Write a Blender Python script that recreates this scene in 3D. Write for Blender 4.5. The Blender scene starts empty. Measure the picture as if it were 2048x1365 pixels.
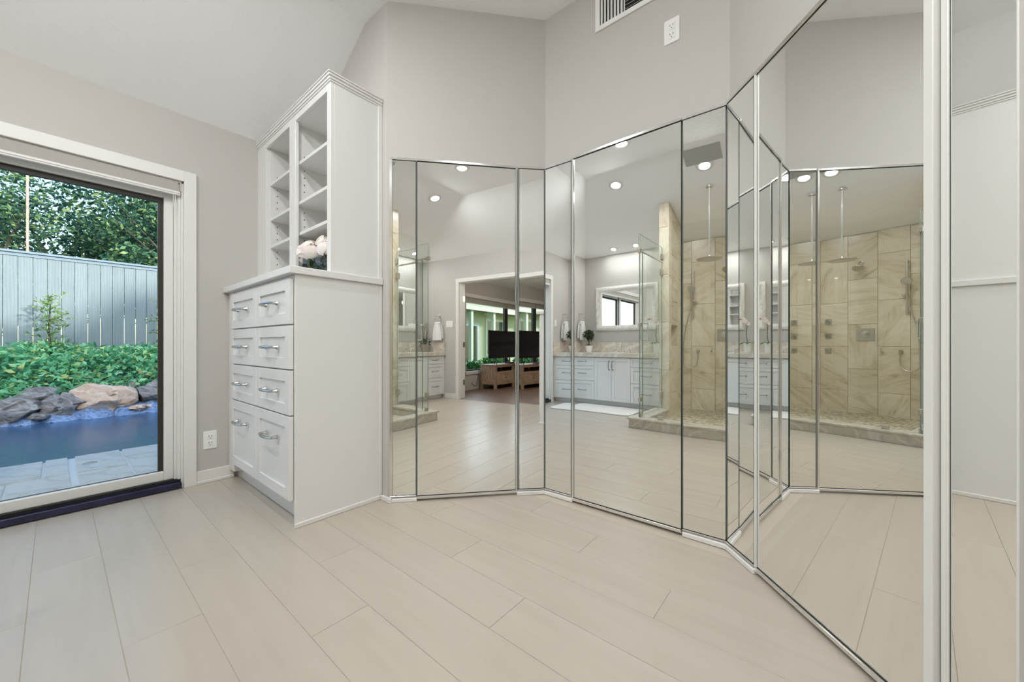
import bpy, bmesh, math, random
from mathutils import Vector, Quaternion, noise as mnoise

# ---------------------------------------------------------------- camera, world, lights
S = 0.935                      # one drawing unit = the camera height = 0.935 m
R = math.radians
scene = bpy.context.scene
col = scene.collection
TH = 39.59                     # yaw of the view from the room's X axis
FPX, Y0PX = 754.44, 690.0
cam_d = bpy.data.cameras.new('camera'); cam = bpy.data.objects.new('camera', cam_d); col.objects.link(cam)
cam.location = (0, 0, S)
cam.rotation_euler = (R(90), 0, R(TH - 90))
cam_d.sensor_fit = 'HORIZONTAL'; cam_d.sensor_width = 36
cam_d.lens = 36 * FPX / 2048
cam_d.shift_y = (Y0PX - 682.5) / 2048
cam_d.clip_start = 0.02; cam_d.clip_end = 300
scene.camera = cam

w = bpy.data.worlds.new('world'); scene.world = w; w.use_nodes = True
wn = w.node_tree; wn.nodes.clear()
wo = wn.nodes.new('ShaderNodeOutputWorld'); wb = wn.nodes.new('ShaderNodeBackground')
sky = wn.nodes.new('ShaderNodeTexSky'); sky.sky_type = 'NISHITA'
sky.sun_disc = False; sky.sun_elevation = R(32); sky.sun_rotation = R(190)
sky.air_density = 1.2; sky.dust_density = 1.0; sky.ozone_density = 1.6
wb.inputs['Strength'].default_value = 0.35
wn.links.new(sky.outputs[0], wb.inputs['Color']); wn.links.new(wb.outputs[0], wo.inputs['Surface'])

sun_d = bpy.data.lights.new('sun', 'SUN'); sun_d.energy = 3.8; sun_d.angle = R(2.5); sun_d.color = (1, .96, .9)
sun = bpy.data.objects.new('sun', sun_d); col.objects.link(sun); sun.location = (-2, -12, 12)
sun.rotation_euler = Vector((-.30, 1, -.235)).to_track_quat('-Z', 'Y').to_euler()
LAMP_W = 10.6

vs = scene.view_settings
vs.view_transform = 'Standard'; vs.look = 'None'; vs.gamma = 1; vs.use_curve_mapping = False
vs.exposure = 0.22
cy = scene.cycles
cy.max_bounces = 12; cy.diffuse_bounces = 7; cy.glossy_bounces = 8; cy.transmission_bounces = 8; cy.transparent_max_bounces = 24
cy.sample_clamp_indirect = 5.0
cy.use_denoising = True
cy.use_adaptive_sampling = True; cy.adaptive_threshold = 0.12; cy.adaptive_min_samples = 16

# ---------------------------------------------------------------- helpers
rnd = random.Random(7)
WL = {}                        # world location of every object, in metres

def reg(o, loc, parent=None):
    col.objects.link(o); WL[o] = Vector(loc)
    if parent is not None:
        o.parent = parent; o.location = Vector(loc) - WL[parent]
    else:
        o.location = loc
    return o

def tag(o, label=None, cat=None, group=None, kind=None):
    if label: o['label'] = label
    if cat: o['category'] = cat
    if group: o['group'] = group
    if kind: o['kind'] = kind
    return o

def thing(name, label, cat, loc, group=None):
    o = bpy.data.objects.new(name, None); o.empty_display_size = .1
    reg(o, Vector(loc) * S)
    return tag(o, label, cat, group)

class MB:
    def __init__(s, fr=None):
        s.v = []; s.f = []; s.m = []; s.fr = fr
    def add(s, vs_, fs, mat=0):
        n = len(s.v)
        for p in vs_:
            s.v.append(tuple(s.fr(*p)) if s.fr else tuple(p))
        for f in fs:
            s.f.append(tuple(i + n for i in f)); s.m.append(mat)
        return s
    def box(s, x0, x1, y0, y1, z0, z1, mat=0, side=None):
        vs_ = [(x, y, z) for z in (z0, z1) for y in (y0, y1) for x in (x0, x1)]
        fs = [(0, 2, 3, 1), (4, 5, 7, 6), (0, 1, 5, 4), (2, 6, 7, 3), (0, 4, 6, 2), (1, 3, 7, 5)]
        s.add(vs_, fs, mat)
        return s
    def prism(s, poly, a, b, axis=2, mat=0):
        """poly of 2D points, extruded from a to b along axis"""
        def p3(p, t):
            if axis == 2: return (p[0], p[1], t)
            if axis == 1: return (p[0], t, p[1])
            return (t, p[0], p[1])
        n = len(poly)
        vs_ = [p3(p, a) for p in poly] + [p3(p, b) for p in poly]
        fs = [tuple(range(n - 1, -1, -1)), tuple(range(n, 2 * n))]
        fs += [(i, (i + 1) % n, n + (i + 1) % n, n + i) for i in range(n)]
        return s.add(vs_, fs, mat)
    def tube(s, pts, r, n=8, mat=0, closed=False):
        P = [Vector(p) for p in pts]; k = len(P)
        rr = r if isinstance(r, (list, tuple)) else [r] * k
        vs_ = []; up = Vector((0, 0, 1)); prev = None
        for i in range(k):
            if closed: t = P[(i + 1) % k] - P[i - 1]
            else: t = P[min(i + 1, k - 1)] - P[max(i - 1, 0)]
            t.normalize()
            if prev is None:
                a = up if abs(t.z) < .9 else Vector((1, 0, 0))
                x = t.cross(a).normalized()
            else:
                x = (prev - t * prev.dot(t))
                x = x.normalized() if x.length > 1e-6 else t.cross(up).normalized()
            prev = x; y = t.cross(x)
            for j in range(n):
                an = 2 * math.pi * j / n
                vs_.append(tuple(P[i] + (x * math.cos(an) + y * math.sin(an)) * rr[i]))
        fs = []
        for i in range(k if closed else k - 1):
            i2 = (i + 1) % k
            for j in range(n):
                j2 = (j + 1) % n
                fs.append((i * n + j, i * n + j2, i2 * n + j2, i2 * n + j))
        if not closed:
            fs.append(tuple(range(n - 1, -1, -1))); fs.append(tuple((k - 1) * n + j for j in range(n)))
        return s.add(vs_, fs, mat)
    def lathe(s, prof, c=(0, 0, 0), n=20, axis=2, mat=0, cap=True):
        vs_ = []
        for (r, h) in prof:
            for j in range(n):
                a = 2 * math.pi * j / n; p = [r * math.cos(a), r * math.sin(a)]
                q = (p[0], p[1], h) if axis == 2 else ((h, p[0], p[1]) if axis == 0 else (p[0], h, p[1]))
                vs_.append((q[0] + c[0], q[1] + c[1], q[2] + c[2]))
        fs = []
        for i in range(len(prof) - 1):
            for j in range(n):
                j2 = (j + 1) % n
                fs.append((i * n + j, i * n + j2, (i + 1) * n + j2, (i + 1) * n + j))
        if cap:
            fs.append(tuple(range(n - 1, -1, -1))); fs.append(tuple((len(prof) - 1) * n + j for j in range(n)))
        return s.add(vs_, fs, mat)
    def build(s, name, mats, parent=None, bevel=0, smooth=False, origin=None, recalc=True):
        V = [Vector(p) * S for p in s.v]
        if origin is not None: o3 = Vector(origin) * S
        else:
            mn = Vector([min(p[i] for p in V) for i in range(3)]); mx = Vector([max(p[i] for p in V) for i in range(3)])
            o3 = Vector(((mn.x + mx.x) / 2, (mn.y + mx.y) / 2, mn.z))
        me = bpy.data.meshes.new(name)
        me.from_pydata([tuple(p - o3) for p in V], [], s.f)
        if not isinstance(mats, (list, tuple)): mats = [mats]
        for m in mats: me.materials.append(m)
        me.polygons.foreach_set('material_index', s.m)
        if recalc or bevel:
            bm = bmesh.new(); bm.from_mesh(me)
            if recalc: bmesh.ops.recalc_face_normals(bm, faces=bm.faces[:])
            if bevel:
                es = [e for e in bm.edges if len(e.link_faces) == 2 and e.calc_face_angle(0) > .5]
                bmesh.ops.bevel(bm, geom=es, offset=bevel * S, segments=1, affect='EDGES', clamp_overlap=True)
            bm.to_mesh(me); bm.free()
        if smooth:
            me.polygons.foreach_set('use_smooth', [True] * len(me.polygons))
            me.set_sharp_from_angle(angle=R(38))
        me.update()
        o = bpy.data.objects.new(name, me)
        return reg(o, o3, parent)

def struct(o): return tag(o, kind='structure')

# ---------------------------------------------------------------- materials
def new_mat(name):
    m = bpy.data.materials.new(name); m.use_nodes = True
    nt = m.node_tree; nt.nodes.clear()
    out = nt.nodes.new('ShaderNodeOutputMaterial')
    return m, nt, out

def N(nt, t, **kw):
    n = nt.nodes.new(t)
    for k, v in kw.items():
        if k in n.inputs: n.inputs[k].default_value = v
        else: setattr(n, k, v)
    return n

def c4(c): return (c[0], c[1], c[2], 1)
def srgb(r, g, b):
    f = lambda v: (v / 255 / 12.92) if v / 255 <= .04045 else ((v / 255 + .055) / 1.055) ** 2.4
    return (f(r), f(g), f(b))

def coords(nt, scale=(1, 1, 1), rand=0.0):
    g = N(nt, 'ShaderNodeNewGeometry'); mp = N(nt, 'ShaderNodeMapping')
    mp.inputs['Scale'].default_value = scale
    if rand:
        oi = N(nt, 'ShaderNodeObjectInfo'); mu = N(nt, 'ShaderNodeVectorMath', operation='SCALE'); mu.inputs['Scale'].default_value = rand
        cb = N(nt, 'ShaderNodeCombineXYZ')
        for i in range(3): nt.links.new(oi.outputs['Random'], cb.inputs[i])
        nt.links.new(cb.outputs[0], mu.inputs[0])
        ad = N(nt, 'ShaderNodeVectorMath', operation='ADD')
        nt.links.new(g.outputs['Position'], ad.inputs[0]); nt.links.new(mu.outputs[0], ad.inputs[1])
        nt.links.new(ad.outputs[0], mp.inputs['Vector'])
    else:
        nt.links.new(g.outputs['Position'], mp.inputs['Vector'])
    return mp.outputs[0]

def ramp(nt, fac, stops):
    r = N(nt, 'ShaderNodeValToRGB'); e = r.color_ramp.elements
    while len(e) < len(stops): e.new(.5)
    for i, (p, c) in enumerate(stops): e[i].position = p; e[i].color = c4(c)
    nt.links.new(fac, r.inputs[0]); return r.outputs[0]

def plain(name, c, rough=.5, metal=0, var=0, vscale=3, bump=0, bscale=60, spec=.5, coat=0):
    m, nt, out = new_mat(name); b = N(nt, 'ShaderNodeBsdfPrincipled')
    b.inputs['Roughness'].default_value = rough; b.inputs['Metallic'].default_value = metal
    b.inputs['Specular IOR Level'].default_value = spec; b.inputs['Coat Weight'].default_value = coat
    b.inputs['Base Color'].default_value = c4(c)
    if var or bump: v = coords(nt)
    if var:
        t = N(nt, 'ShaderNodeTexNoise', Scale=vscale, Detail=4.0); nt.links.new(v, t.inputs['Vector'])
        nt.links.new(ramp(nt, t.outputs[0], [(.3, tuple(x * (1 - var) for x in c)), (.7, tuple(min(1, x * (1 + var)) for x in c))]), b.inputs['Base Color'])
    if bump:
        t2 = N(nt, 'ShaderNodeTexNoise', Scale=bscale, Detail=3.0); nt.links.new(v, t2.inputs['Vector'])
        bp = N(nt, 'ShaderNodeBump', Strength=bump, Distance=.01); nt.links.new(t2.outputs[0], bp.inputs['Height'])
        nt.links.new(bp.outputs[0], b.inputs['Normal'])
    nt.links.new(b.outputs[0], out.inputs['Surface'])
    return m

def emis(name, c, st):
    m, nt, out = new_mat(name); e = N(nt, 'ShaderNodeEmission', Strength=st); e.inputs['Color'].default_value = c4(c)
    nt.links.new(e.outputs[0], out.inputs['Surface']); return m

def glass(name, tint, refl=1.0):
    m, nt, out = new_mat(name)
    tr = N(nt, 'ShaderNodeBsdfTransparent'); tr.inputs['Color'].default_value = c4(tint)
    gl = N(nt, 'ShaderNodeBsdfGlossy', Roughness=.0); gl.inputs['Color'].default_value = (.95, 1, .97, 1)
    fr = N(nt, 'ShaderNodeLayerWeight', Blend=.5); mx = N(nt, 'ShaderNodeMixShader')
    pw = N(nt, 'ShaderNodeMath', operation='POWER'); pw.inputs[1].default_value = 5.0
    mu = N(nt, 'ShaderNodeMath', operation='MULTIPLY_ADD'); mu.inputs[1].default_value = .9 * refl; mu.inputs[2].default_value = .035 * refl
    nt.links.new(fr.outputs['Facing'], pw.inputs[0]); nt.links.new(pw.outputs[0], mu.inputs[0]); nt.links.new(mu.outputs[0], mx.inputs[0])
    nt.links.new(tr.outputs[0], mx.inputs[1]); nt.links.new(gl.outputs[0], mx.inputs[2])
    nt.links.new(mx.outputs[0], out.inputs['Surface']); return m

def stone(name, stops, scale=1.0, rand=7.0, rough=.3, vein=(.75, .72, .66), vein_amt=.5):
    m, nt, out = new_mat(name); b = N(nt, 'ShaderNodeBsdfPrincipled', Roughness=rough)
    v = coords(nt, (scale, scale, scale), rand)
    t = N(nt, 'ShaderNodeTexNoise', Scale=2.2, Detail=7.0, Roughness=.6, Distortion=1.6); nt.links.new(v, t.inputs['Vector'])
    base = ramp(nt, t.outputs[0], stops)
    wv = N(nt, 'ShaderNodeTexWave', Scale=1.4, Distortion=9.0, Detail=4.0); wv.bands_direction = 'DIAGONAL'
    wv.inputs['Detail Scale'].default_value = 1.3
    nt.links.new(v, wv.inputs['Vector'])
    mk = ramp(nt, wv.outputs['Fac'], [(.80, (0, 0, 0)), (.97, (vein_amt,) * 3)])
    mx = N(nt, 'ShaderNodeMix', data_type='RGBA'); mx.inputs[7].default_value = c4(vein)
    nt.links.new(mk, mx.inputs[0]); nt.links.new(base, mx.inputs[6])
    nt.links.new(mx.outputs[2], b.inputs['Base Color']); nt.links.new(b.outputs[0], out.inputs['Surface'])
    return m

def wood(name, a, bcol, axis_scale, rough=.4, rand=9.0, tone=.04, bump=0.0, wave=.35):
    """grain stretched along one axis; every plank takes its own stretch of it"""
    m, nt, out = new_mat(name); b = N(nt, 'ShaderNodeBsdfPrincipled', Roughness=rough)
    v = coords(nt, axis_scale, rand)
    t = N(nt, 'ShaderNodeTexNoise', Scale=3.0, Detail=6.0, Roughness=.55, Distortion=.7); nt.links.new(v, t.inputs['Vector'])
    t2 = N(nt, 'ShaderNodeTexWave', Scale=1.6, Distortion=6.0, Detail=3.0); nt.links.new(v, t2.inputs['Vector'])
    ad = N(nt, 'ShaderNodeMix', data_type='FLOAT'); ad.inputs[0].default_value = wave
    nt.links.new(t.outputs[0], ad.inputs[2]); nt.links.new(t2.outputs['Fac'], ad.inputs[3])
    cr = ramp(nt, ad.outputs[0], [(.25, a), (.75, bcol)])
    oi = N(nt, 'ShaderNodeObjectInfo'); hs = N(nt, 'ShaderNodeHueSaturation')
    mr = N(nt, 'ShaderNodeMapRange'); mr.inputs['To Min'].default_value = 1 - tone; mr.inputs['To Max'].default_value = 1 + tone
    nt.links.new(oi.outputs['Random'], mr.inputs['Value']); nt.links.new(mr.outputs[0], hs.inputs['Value'])
    nt.links.new(cr, hs.inputs['Color']); nt.links.new(hs.outputs[0], b.inputs['Base Color'])
    if bump:
        bp = N(nt, 'ShaderNodeBump', Strength=bump, Distance=.004); nt.links.new(ad.outputs[0], bp.inputs['Height']); nt.links.new(bp.outputs[0], b.inputs['Normal'])
    nt.links.new(b.outputs[0], out.inputs['Surface']); return m

def leafy(name, cols, rough=.5):
    m, nt, out = new_mat(name); b = N(nt, 'ShaderNodeBsdfPrincipled', Roughness=rough)
    g = N(nt, 'ShaderNodeNewGeometry')
    cr = ramp(nt, g.outputs['Random Per Island'], cols)
    tl = N(nt, 'ShaderNodeBsdfTranslucent'); mx = N(nt, 'ShaderNodeMixShader'); mx.inputs[0].default_value = .3
    nt.links.new(cr, b.inputs['Base Color']); nt.links.new(cr, tl.inputs['Color'])
    nt.links.new(b.outputs[0], mx.inputs[1]); nt.links.new(tl.outputs[0], mx.inputs[2]); nt.links.new(mx.outputs[0], out.inputs['Surface'])
    return m

def tile_mat(name):
    m, nt, out = new_mat(name); b_ = N(nt, 'ShaderNodeBsdfPrincipled', Roughness=.22)
    g = N(nt, 'ShaderNodeNewGeometry'); oi = N(nt, 'ShaderNodeObjectInfo')
    mu = N(nt, 'ShaderNodeMath', operation='MULTIPLY'); mu.inputs[1].default_value = 60.0; nt.links.new(oi.outputs['Random'], mu.inputs[0])
    ad = N(nt, 'ShaderNodeVectorMath', operation='ADD'); nt.links.new(g.outputs['Position'], ad.inputs[0]); nt.links.new(mu.outputs[0], ad.inputs[1])
    an = N(nt, 'ShaderNodeMath', operation='MULTIPLY'); an.inputs[1].default_value = 47.0; nt.links.new(oi.outputs['Random'], an.inputs[0])
    vr = N(nt, 'ShaderNodeVectorRotate', rotation_type='AXIS_ANGLE'); vr.inputs['Axis'].default_value = (.93, .37, 0)
    nt.links.new(ad.outputs[0], vr.inputs['Vector']); nt.links.new(an.outputs[0], vr.inputs['Angle'])
    mp = N(nt, 'ShaderNodeMapping'); mp.inputs['Scale'].default_value = (1.2, 1.0, 4.2); nt.links.new(vr.outputs[0], mp.inputs['Vector'])
    t = N(nt, 'ShaderNodeTexNoise', Scale=1.9, Detail=9.0, Roughness=.62, Distortion=.9); nt.links.new(mp.outputs[0], t.inputs['Vector'])
    base = ramp(nt, t.outputs[0], [(.26, srgb(180, 164, 138)), (.42, srgb(210, 199, 176)), (.55, srgb(224, 215, 196)), (.68, srgb(206, 198, 181)), (.8, srgb(234, 228, 214))])
    t2 = N(nt, 'ShaderNodeTexNoise', Scale=1.3, Detail=3.0); nt.links.new(ad.outputs[0], t2.inputs['Vector'])
    mx = N(nt, 'ShaderNodeMix', data_type='RGBA', blend_type='MULTIPLY'); mx.inputs[0].default_value = 1.0
    nt.links.new(base, mx.inputs[6]); nt.links.new(ramp(nt, t2.outputs[0], [(.35, (.88, .85, .80)), (.6, (1, 1, 1))]), mx.inputs[7])
    nt.links.new(mx.outputs[2], b_.inputs['Base Color']); nt.links.new(b_.outputs[0], out.inputs['Surface'])
    return m

M = {}
M['wall'] = plain('wall_paint', srgb(194, 191, 186), .75)
M['ceil'] = plain('ceiling_paint', srgb(248, 248, 249), .8, bump=.2, bscale=35)
M['white'] = plain('white_lacquer', srgb(227, 226, 224), .32)
M['trim'] = plain('white_trim_paint', srgb(228, 226, 222), .4)
M['floor'] = wood('whitewashed_plank_tile', srgb(180, 170, 157), srgb(187, 178, 165), (4, .35, 1), .27, tone=.010, wave=0)
M['grout'] = plain('floor_grout', srgb(188, 178, 164), .8)
M['mirror'] = plain('mirror_silver', (.965, .972, .955), 0.0, 1.0)
M['mirror_edge'] = plain('mirror_green_edge', srgb(60, 82, 72), .2)
M['chrome'] = plain('polished_chrome', (.86, .85, .84), .12, 1.0)
M['satin'] = plain('satin_aluminium', srgb(226, 224, 219), .35)
M['nickel'] = plain('brushed_nickel', (.62, .58, .52), .28, 1.0)
M['handle'] = plain('satin_handle_metal', (.46, .46, .45), .25, 1.0)
M['black'] = plain('black_gap', (.012, .012, .012), .5)
M['blackgloss'] = plain('black_gloss', (.006, .006, .007), .12)
M['navy'] = plain('navy_threshold', srgb(28, 30, 62), .25, var=.5, vscale=18)
M['bronze'] = plain('dark_bronze', srgb(48, 42, 33), .4)
M['glass'] = glass('clear_glass', (.98, .99, .985), .02)
M['shower_glass'] = glass('shower_glass', (.975, .99, .982), .7)
M['glass_edge'] = plain('glass_green_edge', srgb(140, 156, 148), .15)
M['shade'] = plain('roller_shade_fabric', srgb(176, 173, 167), .9, bump=.2, bscale=300)
M['plastic'] = plain('white_plastic', srgb(240, 239, 236), .35)
M['slot'] = plain('dark_slot', (.02, .02, .02), .6)
M['lens'] = emis('lamp_lens', (1, .97, .92), 9.0)
M['bulb'] = emis('bulb_glow', (1, .86, .66), 14.0)
M['tile'] = tile_mat('shower_wall_tile')
M['curb'] = stone('curb_stone', [(.25, srgb(176, 168, 152)), (.5, srgb(200, 193, 180)), (.8, srgb(164, 158, 146))], 2.2, 0, vein=srgb(222, 218, 210))
M['counter'] = stone('vanity_stone', [(.25, srgb(190, 176, 156)), (.5, srgb(214, 206, 194)), (.8, srgb(176, 168, 160))], 2.0, 0, rough=.2, vein=srgb(238, 234, 228))
M['framestone'] = stone('mirror_frame_stone', [(.25, srgb(208, 204, 198)), (.55, srgb(232, 229, 224)), (.8, srgb(190, 187, 182))], 2.5, 0, vein=srgb(246, 244, 242))
M['pebble'] = leafy('river_pebble', [(0, srgb(168, 154, 128)), (.25, srgb(218, 206, 178)), (.8, srgb(236, 228, 208)), (1, srgb(140, 130, 112))], .35)
M['pebgrout'] = plain('pebble_grout', srgb(204, 196, 178), .8)
M['towel'] = plain('white_terry', srgb(244, 243, 241), .95, bump=.6, bscale=260)
M['rug'] = plain('white_bath_rug', srgb(240, 238, 233), .95, bump=.8, bscale=200)
M['oak'] = wood('washed_wood', srgb(150, 122, 98), srgb(190, 162, 136), (3, 3, 12), .5, 3.0, .05)
M['brownfloor'] = wood('brown_plank_floor', srgb(96, 76, 64), srgb(140, 116, 100), (14, 1.0, 1), .45, 3.0, .1)
M['tan_pot'] = plain('taupe_pot', srgb(150, 138, 122), .6)
M['white_pot'] = plain('white_pot', srgb(236, 234, 230), .3)
M['leaf_dark'] = leafy('dark_leaves', [(0, srgb(40, 58, 38)), (.6, srgb(70, 88, 58)), (1, srgb(110, 112, 84))])
M['stem'] = plain('plant_stem', srgb(96, 84, 58), .7)
M['petal'] = leafy('cream_petals', [(0, srgb(252, 244, 238)), (.6, srgb(254, 252, 248)), (1, srgb(250, 234, 230))], .6)
M['orchid'] = leafy('pale_orchid_petals', [(0, srgb(250, 240, 238)), (.5, srgb(246, 226, 226)), (1, srgb(252, 248, 244))], .6)
M['leaf_green'] = leafy('fresh_leaves', [(0, srgb(30, 80, 34)), (.5, srgb(54, 116, 46)), (1, srgb(84, 146, 62))])
M['ground_leaf'] = leafy('groundcover_leaves', [(0, srgb(72, 146, 108)), (.45, srgb(122, 200, 146)), (.8, srgb(176, 234, 180)), (.95, srgb(216, 236, 150)), (1, srgb(216, 180, 120))])
M['tree_leaf'] = leafy('tree_leaves', [(0, srgb(34, 66, 62)), (.5, srgb(62, 108, 84)), (.85, srgb(106, 148, 96)), (1, srgb(172, 190, 120))])
M['conifer'] = leafy('conifer_needles', [(0, srgb(70, 112, 64)), (.5, srgb(126, 160, 92)), (1, srgb(190, 204, 140))])
M['bark'] = plain('bark', srgb(96, 88, 80), .9, var=.3, vscale=12)
M['fence'] = wood('grey_fence_stain', srgb(122, 136, 140), srgb(136, 150, 152), (6, 6, .7), .75, 5.0, .05)
M['fencecap'] = plain('fence_cap_stain', srgb(128, 146, 158), .7)
M['water'] = plain('pool_water', srgb(72, 104, 132), .22, bump=.12, bscale=7, spec=.3)
M['waterfall'] = plain('foaming_water', srgb(136, 160, 196), .4, bump=.9, bscale=40, var=.45, vscale=30)
M['paver'] = stone('flagstone', [(.25, srgb(188, 184, 176)), (.5, srgb(214, 210, 198)), (.8, srgb(198, 186, 168))], 1.5, 5.0, .8, vein=srgb(170, 164, 156), vein_amt=.3)
M['mortar'] = plain('patio_mortar', srgb(226, 226, 220), .9)
M['rockgrey'] = stone('grey_boulder', [(.25, srgb(88, 84, 82)), (.5, srgb(142, 136, 130)), (.75, srgb(178, 172, 164))], 2.5, 3.0, .9, vein=srgb(196, 190, 182), vein_amt=.4)
M['rocktan'] = stone('tan_boulder', [(.25, srgb(176, 140, 116)), (.5, srgb(212, 182, 156)), (.75, srgb(226, 208, 190))], 2.0, 3.0, .9, vein=srgb(236, 224, 210), vein_amt=.4)
M['soil'] = plain('garden_soil', srgb(70, 66, 54), .95, var=.3, vscale=6)
M['lawn'] = plain('lawn', srgb(96, 128, 70), .95, var=.3, vscale=9, bump=.5, bscale=50)
M['siding'] = plain('pale_green_siding', srgb(196, 204, 162), .7)
M['sidetrim'] = plain('pale_trim', srgb(222, 228, 196), .6)
M['roofing'] = plain('pale_roofing', srgb(150, 168, 190), .6)
M['doorblue'] = plain('pale_blue_door', srgb(186, 208, 206), .5)
M['darkpane'] = plain('dark_window_pane', srgb(70, 88, 72), .08)
M['poster'] = plain('blue_poster', srgb(34, 62, 120), .5, var=.5, vscale=9)
M['exterior'] = plain('exterior_stucco', srgb(200, 190, 170), .85)
M['vaseglass'] = glass('vase_glass', (.74, .80, .86), 1.2)
M['silverpole'] = plain('rusty_pole', srgb(206, 170, 150), .6, var=.3, vscale=20)

# ---------------------------------------------------------------- room figures (drawing units)
W = 3.459; YO = -1.648; XV = -2.16; XB = 1.352; XBR = 1.312
b = 2.0907; yAB = 1.4445; yBC = .3664
ZC = 2.613; ZF = 3.2; XS = -.33; YL = W - 1.03; YR = YO + 1.03
ZM = 2.173
def slope(x): return ZF if x > XS else ZF - (ZF - ZC) * (XS - x) / (XS - XV)

# ---- floor and its planks
fl = MB(); fl.box(-2.4, 2.3, YO - .2, W + .02, -.12, -.0022)
floor = struct(fl.build('floor', M['grout']))
PW, PL = .2085, 1.30
def plank(x0, x1, y0, y1):
    if y1 - y0 < .02: return
    g = .0008
    MB().box(x0 + g, x1 - g, y0 + g, y1 - g, -.010, 0).build('plank', M['floor'], floor, bevel=.0008)
for c in range(-15, 8):
    x0 = .765 + PW * c - PW; x1 = x0 + PW          # column c-1 of the survey
    k = c - 1
    off = .05 + .43 * ((k + 4) % 3) if True else 0
    off = {0: .05, 1: .48, 2: .91}[(k + 4) % 3]
    x0 = .765 + PW * k; x1 = x0 + PW
    if x1 > 2.15 or x0 < -2.3: continue
    y = off - 4 * PL
    while y < W:
        a0, a1 = max(y, YO), min(y + PL, W)
        y += PL
        if a1 <= a0: continue
        if x1 > XB + .04:                           # the bay behind the mirrors
            t = min(max(x0, XB), b) - XB
            a0 = max(a0, -.35 + t * .9); a1 = min(a1, 2.16 - t * .9)
            if a1 <= a0: continue
        if x1 < -.27:                               # leave the shower pan out
            for s0, s1 in ((a0, min(a1, .06)), (max(a0, 1.75), a1)):
                if s1 > s0: plank(x0, x1, s0, s1)
        else: plank(x0, x1, a0, a1)

# ---- ceiling
cm = MB()
def slab(poly):
    n = len(poly); vs_ = list(poly) + [(p[0], p[1], p[2] + .10) for p in poly]
    cm.add(vs_, [tuple(range(n)), tuple(range(2 * n - 1, n - 1, -1))] + [(i, (i + 1) % n, n + (i + 1) % n, n + i) for i in range(n)])
XE = 2.3
slab([(XS, YR, ZF), (XE, YR, ZF), (XE, YL, ZF), (XS, YL, ZF)])
e = .45; zl = ZC - e * (ZF - ZC) / 1.03
slab([(XS, YL, ZF), (XE, YL, ZF), (XE, W, ZC), (XV, W, ZC)])
slab([(XS, YR, ZF), (XV, YO, ZC), (XE, YO, ZC), (XE, YR, ZF)])
slab([(XS, YR, ZF), (XS, YL, ZF), (XV, W, ZC), (XV, YO, ZC)])
struct(cm.build('ceiling', M['ceil']))

# ---- straight walls
OX0, OX1, OZ = -1.467, .570, 2.139                 # sliding door opening
m = MB(); T = .15
m.box(XV - T, OX0, W, W + T, -.12, ZC + .05).box(OX1, XB + .25, W, W + T, -.12, ZC + .05).box(OX0, OX1, W, W + T, OZ, ZC + .05).box(OX0, OX1, W, W + T, -.12, -.03)
struct(m.build('wall_left', M['wall']))
DX0, DX1, DZ = -1.218, .42, 2.142                  # doorway to the bedroom
m = MB()
m.box(XV - T, DX0, YO - T, YO, -.12, ZC + .05).box(DX1, XB + .25, YO - T, YO, -.12, ZC + .05).box(DX0, DX1, YO - T, YO, DZ, ZC + .05)
struct(m.build('wall_right', M['wall']))
m = MB(); m.box(XV - T, XV, YO - T, W + T, -.12, ZC + .05)
struct(m.build('wall_far', M['wall']))
m = MB(); m.prism([(2.1485, -.12), (W + T, -.12), (W + T, ZC + .05), (W, ZC + .05), (YL, ZF + .02), (2.1485, ZF + .02)], XB, XB + .12, axis=0)
struct(m.build('wall_back_left', M['wall']))
m = MB(); m.prism([(-.352, -.12), (YO - T, -.12), (YO - T, ZC + .05), (YO, ZC + .05), (YR, ZF + .02), (-.352, ZF + .02)], XBR, XBR + .16, axis=0)
struct(m.build('wall_back_right', M['wall']))

# ---- bay of mirrored walls: each face has a frame (t along it, v into the room, z)
def frame(P, ang, flip):
    u = (math.cos(R(ang)), math.sin(R(ang))); n = (-u[1], u[0])
    if flip: n = (u[1], -u[0])
    return lambda t, v, z: (P[0] + u[0] * t + n[0] * v, P[1] + u[1] * t + n[1] * v, z)
aA, aC = 42.39, 42.07
def onA(t): return (b - t * math.cos(R(aA)), yAB + t * math.sin(R(aA)))
def onC(t): return (b - t * math.cos(R(aC)), yBC - t * math.sin(R(aC)))
FA = frame((b, yAB), 180 - aA, False)
FB = frame((b, yAB), -90, True)
FC = frame((b, yBC), 180 + aC, True)
BK = -.022
struct(MB(FA).box(-.03, 1.024, BK - .1, BK, -.12, ZF + .02).build('wall_bay_left', M['wall']))
struct(MB(FB).box(-.02, 1.10, BK - .1, BK, -.12, ZF + .02).build('wall_bay_centre', M['wall']))
struct(MB(FC).box(-.03, 1.062, BK - .1, BK, -.12, ZF + .02).build('wall_bay_right', M['wall']))
# narrow white base under the fixed strips
for i, (F, t0, t1) in enumerate(((FA, .835, 1.0), (FA, .0, .188), (FB, .0, .215), (FB, .874, 1.078), (FC, 0, .205), (FC, .905, 1.042))):
    mb = MB(F); mb.box(t0, t1, BK, .012, 0, .024)
    struct(mb.build('trim_%d' % (i + 1), M['trim'], bevel=.003))

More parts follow.
